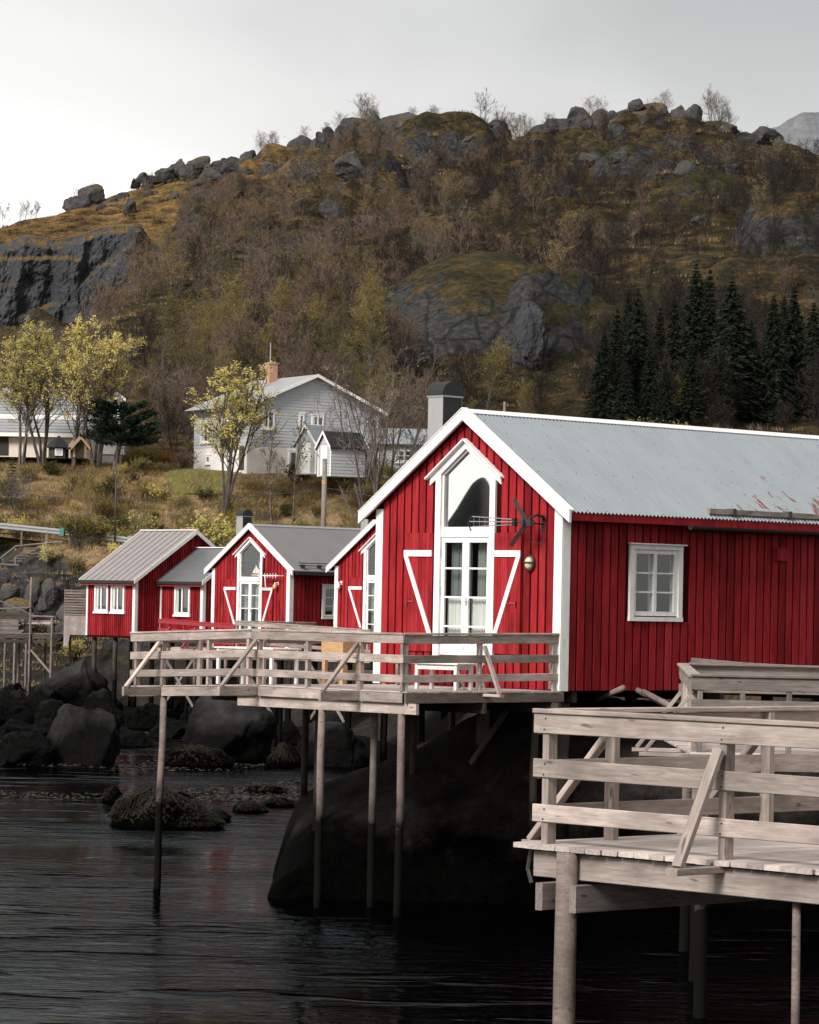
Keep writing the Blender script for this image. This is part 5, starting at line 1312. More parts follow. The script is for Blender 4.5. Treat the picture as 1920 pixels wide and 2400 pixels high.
def conifer(seed, h, r, tiers, per, nd, start=.08, droop=.28, w=.05):
    T = Tree(seed); rr = T.r
    T.w.tube([(0, 0, -.4), (0, 0, h * .5), (0, 0, h)], [.02 * h, .012 * h, .002], 6, cap=False)
    for i in range(tiers):
        t = start + (1 - start) * (i + rr.random() * .6) / tiers; z = h * t; R_ = r * (1 - t) ** .82 * rr.uniform(.78, 1.1) + .08
        for j in range(per):
            az = 6.283 * (j + rr.random()) / per; L = R_ * rr.uniform(.65, 1.1); o = Vector((math.cos(az), math.sin(az), 0)); sd = Vector((-o.y, o.x, 0))
            p0 = Vector((0, 0, z)); pts = [p0 + o * L * u + Vector((0, 0, -droop * L * u * u * 1.3 + .12 * L * u)) for u in (0, .35, .7, 1)]
            T.w.tube(pts, [.012 * h * (1 - t) * .5 + .006] * 3 + [.004], 3, cap=False)
            for k in range(nd):
                u = rr.uniform(.12, 1.0); f = min(u * 3, 2.99); a = int(f); q = pts[a].lerp(pts[a + 1], f - a)
                l2 = L * .34 * (1.15 - u * .6) * rr.uniform(.6, 1.2) + .05; s2 = rr.choice((-1, 1))
                e = q + (sd * s2 * rr.uniform(.4, 1) + o * rr.uniform(.3, .9) + Vector((0, 0, rr.uniform(-.55, .12)))) * l2
                n = Vector((rr.gauss(0, 1), rr.gauss(0, 1), rr.gauss(0, 1))).normalized() * w * rr.uniform(.7, 1.6)
                T.t.add([q + n, e, q - n], [(0, 1, 2)])
    return T

# prototypes for the hillside birches
PRO = {}
for kind, n_, kw, mats in (('dark', 3, dict(stems=3, nb=13, ntw=7, tr=.012, r0=.045, first=.10, bl=.46, sub=6), ('dark_bark', 'dark_twig', 'olive_scrub')),
                           ('bare', 5, dict(stems=3, nb=13, ntw=7, tr=.012, r0=.05, sub=6, first=.10, bl=.46), ('pale_bark', 'red_twig', 'bud_leaf')),
                           ('grey', 3, dict(stems=4, nb=11, ntw=6, tr=.012, r0=.05, first=.12, bl=.44, sub=5), ('pale_bark', 'grey_twig', 'bud_leaf')),
                           ('bud', 4, dict(stems=3, nb=12, ntw=6, leaves=13, leaf=.055, tr=.010, r0=.05, sub=4, first=.12, bl=.46), ('pale_bark', 'red_twig', 'bud_leaf')),
                           ('green', 2, dict(stems=3, nb=11, ntw=6, leaves=10, leaf=.06, tr=.010, sub=3, first=.10, bl=.46), ('pale_bark', 'grey_twig', 'green_leaf'))):
    kw['rib'] = True
    PRO[kind] = [(deciduous(500 + i * 7 + len(kind) * 31, 6.2 if kind != 'green' else 5.4, **kw), mats) for i in range(n_)]
PROM = {k_: [tree_meshes(T, *mt) for T, mt in v_] for k_, v_ in PRO.items()}
LBL = {'dark': 'leafless birch coloured shade-dark in the hillside wood', 'bare': 'leafless purple-brown birch in the hillside wood', 'grey': 'leafless grey many-stemmed birch in the hillside wood', 'bud': 'birch with sparse yellowish buds in the hillside wood', 'green': 'bushy birch with thin olive leaves in the hillside wood'}
cand = []; rr = random.Random(99)
DOME = [(6.3, 270, 8.6, 13), (11, 258, 3.0, 7), (5.5, 252, 6.0, 6)]
tries = 0
while len(cand) < 1300 and tries < 60000:
    tries += 1
    y = 222 + (478 - 222) * rr.random() ** .85; x = rr.uniform(-.145, .145) * y
    dens = .50 + 1.15 * mn.noise(Vector((x * .06, y * .06, 2))) + .25 * mn.noise(Vector((x * .17, y * .17, 7)))
    px = 960 + FPX * x / y
    if y > 398 and px < 740: dens *= .05
    elif y > 385 and px < 430: dens *= .12
    elif px < 420 and y > 318 + px * .17: dens *= .05
    elif y > 440: dens *= .12
    elif y > 415: dens *= .5
    if any(((x - a) / c) ** 2 + ((y - b) / d) ** 2 < 1 for a, b, c, d in DOME): dens *= .05
    if y < 236 and px > 1350: dens *= .4
    if rr.random() > dens: continue
    k_ = rr.random(); warm = mn.noise(Vector((x * .04 + 9, y * .04, 5)))
    shade_share = min(.88, max(.10, (px - 640) / 900)) + .25 * mn.noise(Vector((x * .09, y * .09, 15)))  # more dark birches rightwards put the slope's shade into tree colour
    kind = 'dark' if rr.random() < shade_share else 'bud' if k_ < .26 + .9 * warm + (.16 if px < 900 else .04) else 'green' if k_ < .48 else 'grey' if k_ < .52 else 'bare'
    cand.append((y, x, kind, rr.uniform(.36, .92) * (1.0 if y < 300 else .86 if y < 420 else .7), rr.uniform(0, 6.28), rr.randrange(20)))
cand.sort()
near = cand[:290]; far = cand[290:]
def wood_zone(x, y):
    px = 960 + FPX * x / y
    return ('above the cream house' if px < 330 else 'above the white house chimney' if px < 660 else 'above the white gable' if px < 880 else 'left of the rock dome' if px < 1050 else 'about the rock dome' if px < 1400 else 'among the dark spruces' if px < 1730 else 'by the right edge') + (', lowest row' if y < 245 else '')
for y, x, kind, sc, rz, pi in near:
    plant('birch_tree', PROM[kind][pi % len(PROM[kind])], (x, y, H(x, y) - .1), sc, rz, ('short ' if sc < .55 else 'tall ' if sc > .78 else '') + LBL[kind].split(' in the ')[0] + ' ' + wood_zone(x, y), group='birches in the hillside wood')
# the wood further up, too dense to tell apart
lite = {k_: [deciduous(900 + i + len(k_) * 17, 6.0, stems=2, nb=9, ntw=5, sub=5, tr=.017, r0=.045, first=.10, bl=.48, rib=True, leaves=(6 if k_ in ('bud', 'green') else 0), leaf=.07) for i in range(3)] for k_ in PRO}
def mass(name, items, mats, label, cat):
    VV, FF, MI = [], [], []; off = 0
    for arrs, mis, mat4 in items:
        v, f3 = arrs
        VV.append(v @ mat4[0] + mat4[1]); FF.extend([tuple(i + off for i in f) for f in f3]); MI.extend(mis); off += len(v)
    me = bpy.data.meshes.new(name); me.from_pydata(np.concatenate(VV).tolist(), [], FF)
    for q in mats: me.materials.append(M[q])
    me.polygons.foreach_set('material_index', MI); me.update(); o = link(name, me); tag(o, label, cat, kind='stuff'); return o
def arr(T, slots):
    v = np.array([tuple(q) for q in T.w.v + T.t.v + T.lv.v]); a, b = len(T.w.v), len(T.w.v) + len(T.t.v)
    f = T.w.f + [tuple(i + a for i in q) for q in T.t.f] + [tuple(i + b for i in q) for q in T.lv.f]
    return (v, f), [slots[0]] * len(T.w.f) + [slots[1]] * len(T.t.f) + [slots[2]] * len(T.lv.f)
SL_ = {'dark': (6, 5, 3), 'bare': (0, 1, 3), 'grey': (0, 2, 3), 'bud': (0, 1, 3), 'green': (0, 2, 4)}
LA = {k_: [arr(T, SL_[k_]) for T in v_] for k_, v_ in lite.items()}
items = []
def xf(sc, rz, loc):
    c, s_ = math.cos(rz) * sc, math.sin(rz) * sc; return (np.array([[c, s_, 0], [-s_, c, 0], [0, 0, sc]]), np.array(loc))
for y, x, kind, sc, rz, pi in far:
    a, mi = LA[kind][pi % 3]; items.append((a, mi, xf(sc, rz, (x, y, H(x, y) - .1))))
mass('upper_wood', items, ['pale_bark', 'red_twig', 'grey_twig', 'bud_leaf', 'green_leaf', 'dark_twig', 'dark_bark'], 'bare birch wood covering the upper hillside', 'wood')
# the few birches that stand out against the sky
for i, (px, sc, kind) in enumerate(((800, .62, 'grey'), (850, .95, 'bare'), (868, .6, 'bare'), (965, .5, 'grey'), (1015, .62, 'bare'), (1060, .45, 'grey'), (1175, .7, 'bare'), (1215, .6, 'bare'), (1232, .55, 'grey'), (1285, .5, 'grey'), (1388, .75, 'bare'), (1557, .6, 'grey'), (1668, .85, 'bare'), (1690, .8, 'grey'), (1710, .55, 'bare'), (615, .55, 'grey'), (640, .5, 'bare'), (222, .5, 'grey'), (62, .5, 'bare'), (88, .45, 'grey'))):
    tm = PROM[kind][i % 3]
    yb = max(range(436, 486, 2), key=lambda y_: (H(at(px, 300, y_).x, y_) - EYE) / y_); q = at(px, 300, yb)
    plant('crest_birch', tm, (q.x, yb, H(q.x, yb) - .1), sc, i * 1.3, ('small ' if sc < .6 else 'tall ') + 'leafless birch against the sky ' + zone(px), group='birches on the crest')

# low heather, scrub and grass
def tuft(seed, n, h, w, lean=.5, bw=.07):
    r = random.Random(seed); v = []; f = []
    for i in range(n):
        a = r.uniform(0, 6.28); b = Vector((r.gauss(0, w), r.gauss(0, w), 0)); t = b + Vector((math.cos(a) * lean * h * r.random(), math.sin(a) * lean * h * r.random(), h * r.uniform(.5, 1))); s_ = Vector((-math.sin(a), math.cos(a), 0)) * h * bw
        k = len(v); v += [tuple(b - s_), tuple(b + s_), tuple(t)]; f.append((k, k + 1, k + 2))
    return (np.array(v), f)
TU = [tuft(i, 44, .34, .42, .9, .10) for i in range(4)]; TW = [tuft(i + 9, 80, .62, .42, 1.2, .028) for i in range(4)]
items = []
for i in range(5200):
    y = 219 + (476 - 219) * rr.random() ** .9; x = rr.uniform(-.14, .14) * y
    if any(((x - a) / c) ** 2 + ((y - b) / d) ** 2 < .6 for a, b, c, d in DOME): continue
    t = (TU if rr.random() < .6 else TW)[i % 4]; c_ = mn.noise(Vector((x * .06, y * .06, 8))) + rr.gauss(0, .25)
    s_ = 0 if c_ < -.05 else 1 if c_ < .2 else 2 if rr.random() < .5 else 3
    items.append((t, [s_] * len(t[1]), xf(rr.uniform(.5, 1.3), rr.uniform(0, 6.28), (x, y, H(x, y) - .08))))
mass('heather_scrub', items, ['dark_twig', 'olive_scrub', 'red_twig', 'dry_grass'], 'brown heather and scrub covering the hill between trees', 'scrub')
items = []; TG = [tuft(i + 40, 40, .24, .34, 1.3, .06) for i in range(5)]
for i in range(6500):
    y = rr.uniform(176, 216); x = rr.uniform(-.14, .12) * y
    if abs(y - 187.7) < 3.0 or (y > 203 and y < 216 and -11.5 < x < 3): continue
    t = TG[i % 5]; g = mn.noise(Vector((x * .12, y * .12, 3)))
    items.append((t, [1 if g + rr.gauss(0, .2) > .25 else 0] * len(t[1]), xf(rr.uniform(.6, 1.4), rr.uniform(0, 6.28), (x, y, H(x, y) - .04))))
mass('dry_bank_grass', items, ['dry_grass', 'bud_leaf'], 'dry straw grass and low growth on the bank under the houses', 'grass')

items = []
for i in range(1500):
    y = rr.uniform(190.8, 203) if i % 5 else rr.uniform(203, 220); x = rr.uniform(-.14, .03) * y
    if y > 200 and -15.0 < x < 3 and y < 216: continue
    if mn.noise(Vector((x * .2, y * .2, 33))) < -.12: continue
    t = TW[i % 4]; c_ = mn.noise(Vector((x * .15, y * .15, 21))) + rr.gauss(0, .3)
    items.append((t, [0 if c_ < -.1 else 1 if c_ < .25 else 2] * len(t[1]), xf(rr.uniform(.4, 1.05), rr.uniform(0, 6.28), (x, y, H(x, y) - .06))))
mass('bank_scrub', items, ['red_twig', 'bud_leaf', 'dry_grass'], 'rough brown and olive scrub on the bank below the houses', 'scrub')

# spruces behind the largest cabin
SPR = [tree_meshes(conifer(60 + i, 11, (2.3, 1.9, 2.6, 2.1, 2.8)[i], (52, 44, 56, 40, 50)[i], 11, 22, start=(.05, .1, .04, .16, .06)[i], droop=(.3, .2, .4, .25, .35)[i], w=.075), 'dark_bark', 'needle', 'needle') for i in range(5)]
SPT = [(1578, 240, 10.6, 'tall dark spruce in the middle of the spruce group'), (1628, 246, 12.4, 'tall narrow spruce left of the two tallest'), (1660, 243, 12.0, 'dense tall spruce standing between two others'), (1713, 240, 11.8, 'spruce with layered branches at the right of the main group'), (1811, 240, 10.9, 'spruce left of the pair at the right edge'), (1858, 244, 11.2, 'spruce at the right edge pair, slightly further back'), (1522, 234, 8.0, 'shorter spruce in front of the left spruces'), (1444, 240, 9.9, 'spruce second from the left of the dark group'), (1492, 243, 10.4, 'spruce third from the left of the dark group'), (1415, 238, 8.2, 'leftmost small spruce of the dark group'), (1560, 233, 6.4, 'low spruce just above the pale roof'), (1620, 234, 7.6, 'lower spruce in front of the narrow tall one'), (1690, 236, 8.2, 'lower spruce filling the right of the main group'), (1905, 242, 10.0, 'spruce cut off by the right edge'), (1760, 240, 8.6, 'thin spruce in the gap between the two spruce groups'), (1465, 233, 6.0, 'small spruce at the left foot of the group')]
SPT += [(px_, yy_, hh_, 'spruce half hidden behind the front row of the dark spruce group') for px_, yy_, hh_ in ((1470, 250, 8.4), (1545, 247, 8.2), (1645, 251, 9.4), (1735, 247, 8.0), (1835, 250, 8.8))]
for i, (px, y, hh, lb) in enumerate(SPT):
    x = at(px, 900, y).x; plant('spruce_tree', SPR[(i * 3) % 5], (x, y, H(x, y) - .2), (hh / 11 * (.72, .95, .82, 1.08)[i % 4], hh / 11 * (.8, .9, .75, 1.0)[i % 4], hh / 11 * .83), i * 2.1, lb, group='dark spruces')

# trees round the houses
def at_ground(px, y): x = at(px, 1100, y).x; return (x, y, H(x, y) - .05)
YT = [tree_meshes(deciduous(700 + i, 8.2, stems=st, spread=.26, nb=18, ntw=9, leaves=26, leaf=.05, tipl=True, r0=.11, bl=.40, first=.33, tr=.014, sub=2), 'bark', 'grey_twig', 'yellow_leaf') for i, st in enumerate((3, 4, 4))]
plant('leafing_tree', YT[2], at_ground(105, 208), (1.1, 1.1, 1.03), 5.1, 'tallest yellow-green tree rising behind the left clump')
plant('leafing_tree', YT[0], at_ground(45, 205), (1.05, 1.05, .96), .4, 'yellow-green leafing tree at the left edge before the cream house')
plant('leafing_tree', YT[1], at_ground(165, 204), (1.12, 1.1, 1.04), 2.0, 'broad yellow-green tree in the middle of the left clump')
plant('leafing_tree', YT[2], at_ground(226, 206), (1.02, 1.02, 1.02), 3.3, 'yellow-green many-stemmed tree nearest the dark pine')
ST1 = tree_meshes(deciduous(740, 7.6, stems=6, spread=.34, nb=13, ntw=7, leaves=22, leaf=.052, tipl=True, r0=.075, bl=.30, first=.35, tr=.014, sub=2), 'bark', 'grey_twig', 'yellow_leaf')
plant('leafing_tree', ST1, at_ground(528, 198), (1.5, 1.4, 1.18), 1.0, 'many-stemmed tree with sparse yellow leaves before the white house corner')
ST2 = tree_meshes(deciduous(751, 6.6, stems=1, spread=.10, nb=12, ntw=5, leaves=2, leaf=.08, r0=.07, bl=.26, first=.35, tr=.014, sub=2), 'pale_bark', 'grey_twig', 'bud_leaf')
plant('slender_tree', ST2, at_ground(640, 197), 1.0, .5, 'slender thin-leaved tree left of the pair before the white gable')
plant('slender_tree', ST2, at_ground(690, 197.5), .98, 2.6, 'slender thin-leaved tree right of the pair before the white gable')
ST3 = [tree_meshes(deciduous(760 + i, 8.2, stems=7, spread=.42, nb=10, ntw=5, leaves=1, leaf=.045, r0=.075, bl=.28, first=.34, tr=.010, sub=3), 'bark', 'grey_twig', 'bud_leaf') for i in range(2)]
plant('bare_tree', ST3[0], at_ground(868, 196), 1.32, .2, 'nearly bare spreading tree before the small dark-roofed shed')
plant('bare_tree', ST3[1], at_ground(905, 198), 1.25, 1.9, 'nearly bare leaning tree between the shed and the garage')
plant('bare_tree', ST3[0], at_ground(958, 195), .95, 4.0, 'smaller bare tree standing before the garage window')
for i, (px, y, s_, lb) in enumerate(((40, 196, .42, 'small budding sapling on the bank below the cream house'), (205, 195, .62, 'bare sapling on the bank left of the street lamp'), (420, 193, .55, 'budding sapling on the bank below the lawn'), (330, 192, .40, 'thin sapling right of the street lamp'), (590, 193, .52, 'thin sapling below the white house'), (830, 192, .55, 'bushy sapling right of the utility pole'), (1010, 190, .6, 'sapling behind the left slope of the largest roof'), (810, 193, .4, 'small sapling close to the utility pole'), (730, 192, .45, 'sapling left of the utility pole'))):
    plant('sapling', PROM['bud' if i % 3 else 'grey'][i % 3], at_ground(px, y), s_, i * 1.1, lb, group='saplings on the bank')
def bush(seed, n, R_, leaf, col, twig='grey_twig', nl=5):
    T = Tree(seed); r = T.r
    for i in range(n):
        az = r.uniform(0, 6.28); d = Vector((math.cos(az) * r.uniform(.1, .9), math.sin(az) * r.uniform(.1, .9), 1)).normalized()
        pts, _, _ = T.stem(Vector((r.gauss(0, .12), r.gauss(0, .12), -.1)), d, R_ * r.uniform(.7, 1.2), .018, 4, .1, .16, 3)
        for j in range(7):
            q = pts[2].lerp(pts[4], r.random()); tp = T.twig(q, rot_dir(d, r.uniform(.3, 1.2), r.uniform(0, 6.28)), R_ * .4, .01, .2)
            for k in range(nl): T.leaf(tp[0].lerp(tp[2], r.uniform(.1, 1.1)) + Vector((r.gauss(0, .06),) * 3), leaf * r.uniform(.6, 1.3))
    return tree_meshes(T, 'bark', twig, col)
BUS = {'y': bush(81, 26, 1.5, .075, 'yellow_leaf'), 'o': bush(82, 30, 1.3, .07, 'orange_leaf'), 'b': bush(83, 30, 1.3, .06, 'bud_leaf'), 'p': bush(84, 34, 1.3, .05, 'red_twig', 'red_twig', 3), 'g': bush(85, 26, 1.2, .08, 'green_leaf')}
for i, (px, y, k_, s_, lb) in enumerate(((510, 183, 'y', 1.35, 'large yellow bush above the annex roof'), (455, 184, 'y', .9, 'yellow bush left of the large one'), (380, 208, 'o', .95, 'bright orange bush left of the white house'), (340, 207, 'b', 1.1, 'olive bush behind the street lamp'), (430, 207, 'p', .95, 'purple-brown bush against the white house corner'), (300, 206, 'b', .8, 'small olive bush under the dark pine'), (190, 184, 'b', 1.3, 'pale budding bush before the guard rail'), (235, 184.5, 'b', 1.15, 'budding bush between guard rail and leftmost roof'), (150, 194, 'b', .9, 'budding bush halfway up the left bank'), (360, 199, 'y', .6, 'low yellow bush at the lawn edge'), (420, 198, 'y', .55, 'low yellow bush below the lawn'), (860, 187, 'g', .95, 'green bush right of the utility pole foot'), (810, 186, 'b', .9, 'olive bush at the utility pole foot'), (930, 186, 'b', 1.1, 'olive bush behind the left eave of the largest cabin'), (560, 190, 'p', .9, 'purple bush below the many-stemmed tree'), (640, 188, 'b', 1.0, 'olive bush above the dark-roofed cabin'), (700, 187, 'b', .9, 'olive bush left of the utility pole foot'), (300, 190, 'g', .9, 'dark green bush beside the lamp post'), (330, 188, 'b', 1.1, 'dense bush above the leftmost roof ridge'), (400, 190, 'p', 1.0, 'brown bush above the leftmost roof'), (60, 200, 'b', .8, 'low bush under the left leafing tree'), (415, 192, 'g', .5, 'small dark bush on the dry bank'), (1500, 226, 'b', 1.2, 'pale bush just above the roof ridge of the largest cabin'), (1570, 225, 'b', 1.4, 'bigger pale bush above the roof ridge of the largest cabin'), (250, 199, 'g', .7, 'green bush on the bank beside the lamp head'), (100, 181, 'g', .7, 'low green bush beside the wooden steps'))):
    plant('bush', BUS[k_], at_ground(px, y), s_, i * 1.7, lb, 'bush')
for i in range(110):
    y = rr.uniform(191.5, 203) if i % 4 else rr.uniform(178, 184); px = rr.uniform(-20, 1000)
    x_ = at(px, 1100, y).x
    if 375 < px < 480 and y > 197: continue
    plant('low_shrub', BUS['bbygyb'[i % 6]], at_ground(px, y), rr.uniform(.3, .85), rr.uniform(0, 6.28), ('low olive shrub in the dry grass of the bank', 'low olive shrub in the dry grass of the bank', 'low yellowish shrub in the dry grass of the bank', 'low green shrub in the dry grass of the bank', 'low yellowish shrub in the dry grass of the bank', 'low olive shrub in the dry grass of the bank')[i % 6], 'bush', 'low shrubs on the bank')
# the dark pine and two small spruces on the bank
T = Tree(88); r = T.r
T.w.tube([(0, 0, -.4), (.05, 0, .9), (.25, 0, 1.8), (.35, 0, 3.2), (.3, 0, 4.3)], [.2, .17, .14, .09, .03], 7, cap=False)
for i in range(120):
    az = r.uniform(0, 6.28); z = r.uniform(1.55, 3.7); R_ = 2.35 * (1 - ((z - 1.9) / 2.3) ** 2 if z > 1.9 else 1 - (1.9 - z) * .6) ** .5 if z < 4.2 else .3
    R_ = max(.5, R_) * r.uniform(.7, 1.05); o_ = Vector((math.cos(az), math.sin(az), 0)); p0 = Vector((.27, 0, z)); sd = Vector((-o_.y, o_.x, 0))
    pts = [p0 + o_ * R_ * u + Vector((0, 0, (.10 + .10 * (z - 1.6)) * R_ * u * u)) for u in (0, .35, .7, 1)]
    T.w.tube(pts, [.035, .025, .018, .006], 3, cap=False)
    for k in range(120):
        u = r.uniform(.25, 1.03); f = min(u * 3, 2.99); a = int(f); q = pts[a].lerp(pts[a + 1], f - a) + Vector((r.gauss(0, .05), r.gauss(0, .05), r.gauss(0, .05)))
        e = q + (sd * r.uniform(-1, 1) + o_ * r.uniform(.1, 1) + Vector((0, 0, r.uniform(0, .7)))) * r.uniform(.14, .30); n = Vector((r.gauss(0, 1), r.gauss(0, 1), r.gauss(0, 1))).normalized() * .045
        T.t.add([q + n, e, q - n], [(0, 1, 2)])
plant('pine_tree', tree_meshes(T, 'bark', 'pine_needle', 'pine_needle'), at_ground(270, 203), (1.08, 1.08, 1.05), 0, 'dark spreading pine between the cream house and the white house')
SMS = tree_meshes(conifer(95, 3.0, .75, 16, 9, 10, w=.035), 'bark', 'olive_needle', 'olive_needle')
plant('small_spruce', SMS, at_ground(28, 197), 1.0, 0, 'young spruce on the bank at the left edge'); plant('small_spruce', SMS, at_ground(412, 191), .45, 0, 'tiny spruce on the dry bank below the lawn')

# ------------------------------------------------------------------ houses on the bank
def gable_house(name, label, loc, rz, W_, L, zw, zr, wall, roof, cat='house', plinth=0., ov=.35, siding=.19, trim='white_paint', plinth_mat='stucco', eave_right=None):
    """gable faces -y, x from 0 to W_, ridge along y"""
    R = empty(name, loc, rz); tag(R, label, cat)
    xc = W_ / 2; sl = (zr - zw) / xc; rf = lambda x: zr - sl * abs(x - xc)
    m = MB(); m.prism([(0, plinth), (W_, plinth), (W_, zw - .03), (xc, zr - .1), (0, zw - .03)], 'y', 0, L); m.obj('wall', wall, R)
    if plinth: MB().box(-.0, W_, .0, L, -1.2, plinth - .002).obj('foundation', plinth_mat, R)
    if siding:
        m = MB(); z = plinth
        while z + siding < zr - .15:
            zt = z + siding - .045
            x0, x1 = 0., W_
            if zt > zw - .06: d_ = (zt - zw + .06) / sl; x0, x1 = d_, W_ - d_
            if x1 - x0 > .2: m.prism([(x0, z), (x1, z), (x1, zt), (x0, zt)], 'y', -.022, -.001)
            if zt < zw - .06:
                for xx in ((-.022, -.001), (W_ + .001, W_ + .022)): m.box(xx[0], xx[1], 0, L, z, zt)
            z += siding
        tag(m.obj('siding', wall, R), kind='stuff')
    for a, b in ((-ov, xc), (W_ + ov, xc)):
        MB().prism([(a, rf(a) - .10), (b, rf(b) - .10), (b, rf(b)), (a, rf(a))], 'y', -ov, L + ov).obj('roof', roof, R)
        for y0 in (-ov - .03, L + ov + .002): MB().prism([(a, rf(a) - .17), (b, rf(b) - .17), (b, rf(b) + .03), (a, rf(a) + .03)], 'y', y0, y0 + .028).obj('barge_board', trim, R)
    for x in (-.03, W_ - .09): MB().box(x, x + .12, -.034, -.023, plinth, zw - .08).obj('corner_board', trim, R)
    MB().box(-ov - .09, -ov - .002, -ov, L + ov, rf(-ov) - .12, rf(-ov) - .01).obj('gutter', 'black_metal', R)
    return R
def side_win(R, y0, y1, z0, z1, x, sgn, nv=2, nh=1):
    o = simple_window(R, 0, y1 - y0, z0, z1, -.03, nv, nh)
    o.matrix_local = Matrix.Translation((x, y1 if sgn < 0 else y0, 0)) @ Matrix.Rotation(math.radians(-90 if sgn < 0 else 90), 4, 'Z')
    return o
c = at(578, 1110, 203.)
WH = gable_house('white_house', 'white two-storey house with clapboard gable and brick chimney on the bank', (c.x, c.y, c.z), math.radians(30), 9.0, 7.2, 4.25, 6.2, 'clapboard', 'grey_metal', plinth=1.72, ov=.45)
for x0, x1, z0, z1, nv in ((.95, 1.80, 2.78, 3.86, 2), (3.46, 3.84, 2.78, 3.76, 1), (4.35, 5.2, 3.05, 3.72, 2), (2.8, 3.45, .30, 1.5, 1)): simple_window(WH, x0, x1, z0, z1, -.035 if z0 > 1.7 else -.012, nv)
side_win(WH, 4.75, 6.2, 2.05, 3.35, -.002, -1, 3, 2); side_win(WH, 1.6, 2.9, 2.05, 3.35, -.002, -1, 2, 2); side_win(WH, 4.9, 5.5, .75, 1.25, .02, -1, 1)
MB().box(-.05, -.003, .35, .95, .25, 1.68).obj('basement_door', 'dark_timber', WH)
ch = empty('chimney', (0, 0, 0), 0, WH)
MB().box(3.6, 4.15, 4.2, 4.75, 5.5, 7.05).obj('mortar_core', 'mortar', ch)
m = MB()
for r_ in range(18):
    for c_ in range(3):
        of = .09 * (r_ % 2)
        x = 3.6 + of + c_ * .185 - .05; m.box(max(3.592, x), min(4.158, x + .165), 4.19, 4.199, 5.56 + r_ * .082, 5.63 + r_ * .082)
        m.box(3.591, 3.599, max(4.192, 4.2 + of + c_ * .185 - .05), min(4.758, 4.2 + of + c_ * .185 + .115), 5.56 + r_ * .082, 5.63 + r_ * .082)
tag(m.obj('bricks', 'brick', ch), kind='stuff'); MB().box(3.55, 4.2, 4.15, 4.8, 7.051, 7.13).obj('chimney_cap', 'grey_slate', ch)
MB().tube([(3.75, 4.4, 7.13), (3.75, 4.4, 8.35)], .035, 6).obj('vent_pipe', 'grey_metal', ch)
c = at(694, 1112, 199.5)
PR = gable_house('porch', 'small white gabled porch standing before the white house', (c.x, c.y, c.z), math.radians(-42), 1.65, 3.4, 1.95, 2.95, 'clapboard', 'galvanised_roof', 'porch', ov=.18)
MB().box(.4, 1.2, -.05, -.024, .05, 1.85).obj('door', 'white_paint', PR)
c = at(745, 1117, 197.5)
SH = gable_house('garden_shed', 'small white shed with black roof right of the porch', (c.x, c.y, c.z), math.radians(-58), 1.5, 2.3, 1.85, 2.65, 'clapboard', 'black_fascia', 'shed', ov=.16)
MB().box(.35, 1.1, -.05, -.024, .05, 1.8).obj('door', 'white_paint', SH)
c = at(1015, 1122, 203.)
GA = gable_house('garage', 'long low grey garage with metal roof and small window', (c.x + 0, c.y, c.z), math.radians(92), 4.2, 5.8, 2.15, 3.1, 'clapboard', 'galvanised_roof', 'garage', ov=.25)
q = side_win(GA, 1.15, 2.35, .98, 1.72, -.002, -1, 2, 2)
# cream house behind the leafing trees
c = at(200, 1074, 213.)
CH = gable_house('cream_house', 'cream house with tiled roof behind the yellow leafing trees', (c.x, c.y, c.z), math.radians(88), 8.0, 12.0, 1.85, 4.6, 'cream_siding', 'grey_slate', siding=0, ov=.45)
for y0 in (4.9, 5.9): MB().box(-.05, -.002, y0, y0 + .8, .1, 1.6).obj('window', 'dark_interior', CH)
MB().box(-.56, -.50, -.4, 12.4, 1.28, 1.52).obj('fascia', 'white_paint', CH); MB().box(.9, 1.0, -.3, 12.4, 2.4, 2.75).obj('upper_fascia', 'white_paint', CH)
m = MB()
for i in range(14):
    x = -.4 + i * .30; z = lambda x: 4.6 - (2.75 / 4) * abs(x - 4)
    m.box(x, x + .27, -.4, 12.4, z(x) + .02, z(x) + .06)
tag(m.obj('roof_tiles', 'grey_slate', CH), kind='stuff')
c = at(208, 965, 217); WG = gable_house('white_gable', 'white gabled upper house part glimpsed behind the leafing trees', (c.x, c.y, c.z - 3.4), math.radians(10), 2.2, 3, 4.4, 5.2, 'white_paint', 'grey_slate', siding=0, ov=.15)
c = at(232, 1064, 209); OB_ = gable_house('white_outhouse', 'small white outhouse behind the dark pine trunk', (c.x, c.y, c.z), math.radians(5), 1.6, 2.0, 1.25, 1.55, 'white_paint', 'galvanised_roof', 'outhouse', siding=0, ov=.15)
# playhouse with pointed roof, and a small gabled shelter
c = at(137, 1075, 204.5); R = empty('playhouse', c, .3); tag(R, 'small dark playhouse with pointed roof and white window under the leafing trees', 'playhouse')
hexa = [(.62 * math.cos(i * 1.0472), .62 * math.sin(i * 1.0472)) for i in range(6)]
MB().prism(hexa, 'z', 0, .68).obj('wall', 'dark_timber', R)
m = MB(); m.v = [(q[0] * 1.4, q[1] * 1.4, .66) for q in hexa] + [(0, 0, 1.42)]; m.f = [(i, (i + 1) % 6, 6) for i in range(6)] + [tuple(range(5, -1, -1))]; m.mi = [0] * 7; m.obj('roof', 'black_fascia', R)
MB().box(-.34, .14, -.60, -.56, .16, .60).obj('window', 'white_paint', R); MB().box(-.26, .06, -.612, -.603, .24, .52).obj('pane', 'window_glass', R)
c = at(184, 1072, 203.5); R = gable_house('shelter', 'little open wooden shelter with pitched roof right of the playhouse', (c.x - .3, c.y, c.z), .35, .75, .8, .85, 1.28, 'dark_timber', 'grey_wood', 'shelter', siding=0, ov=.22, trim='ochre_wood')

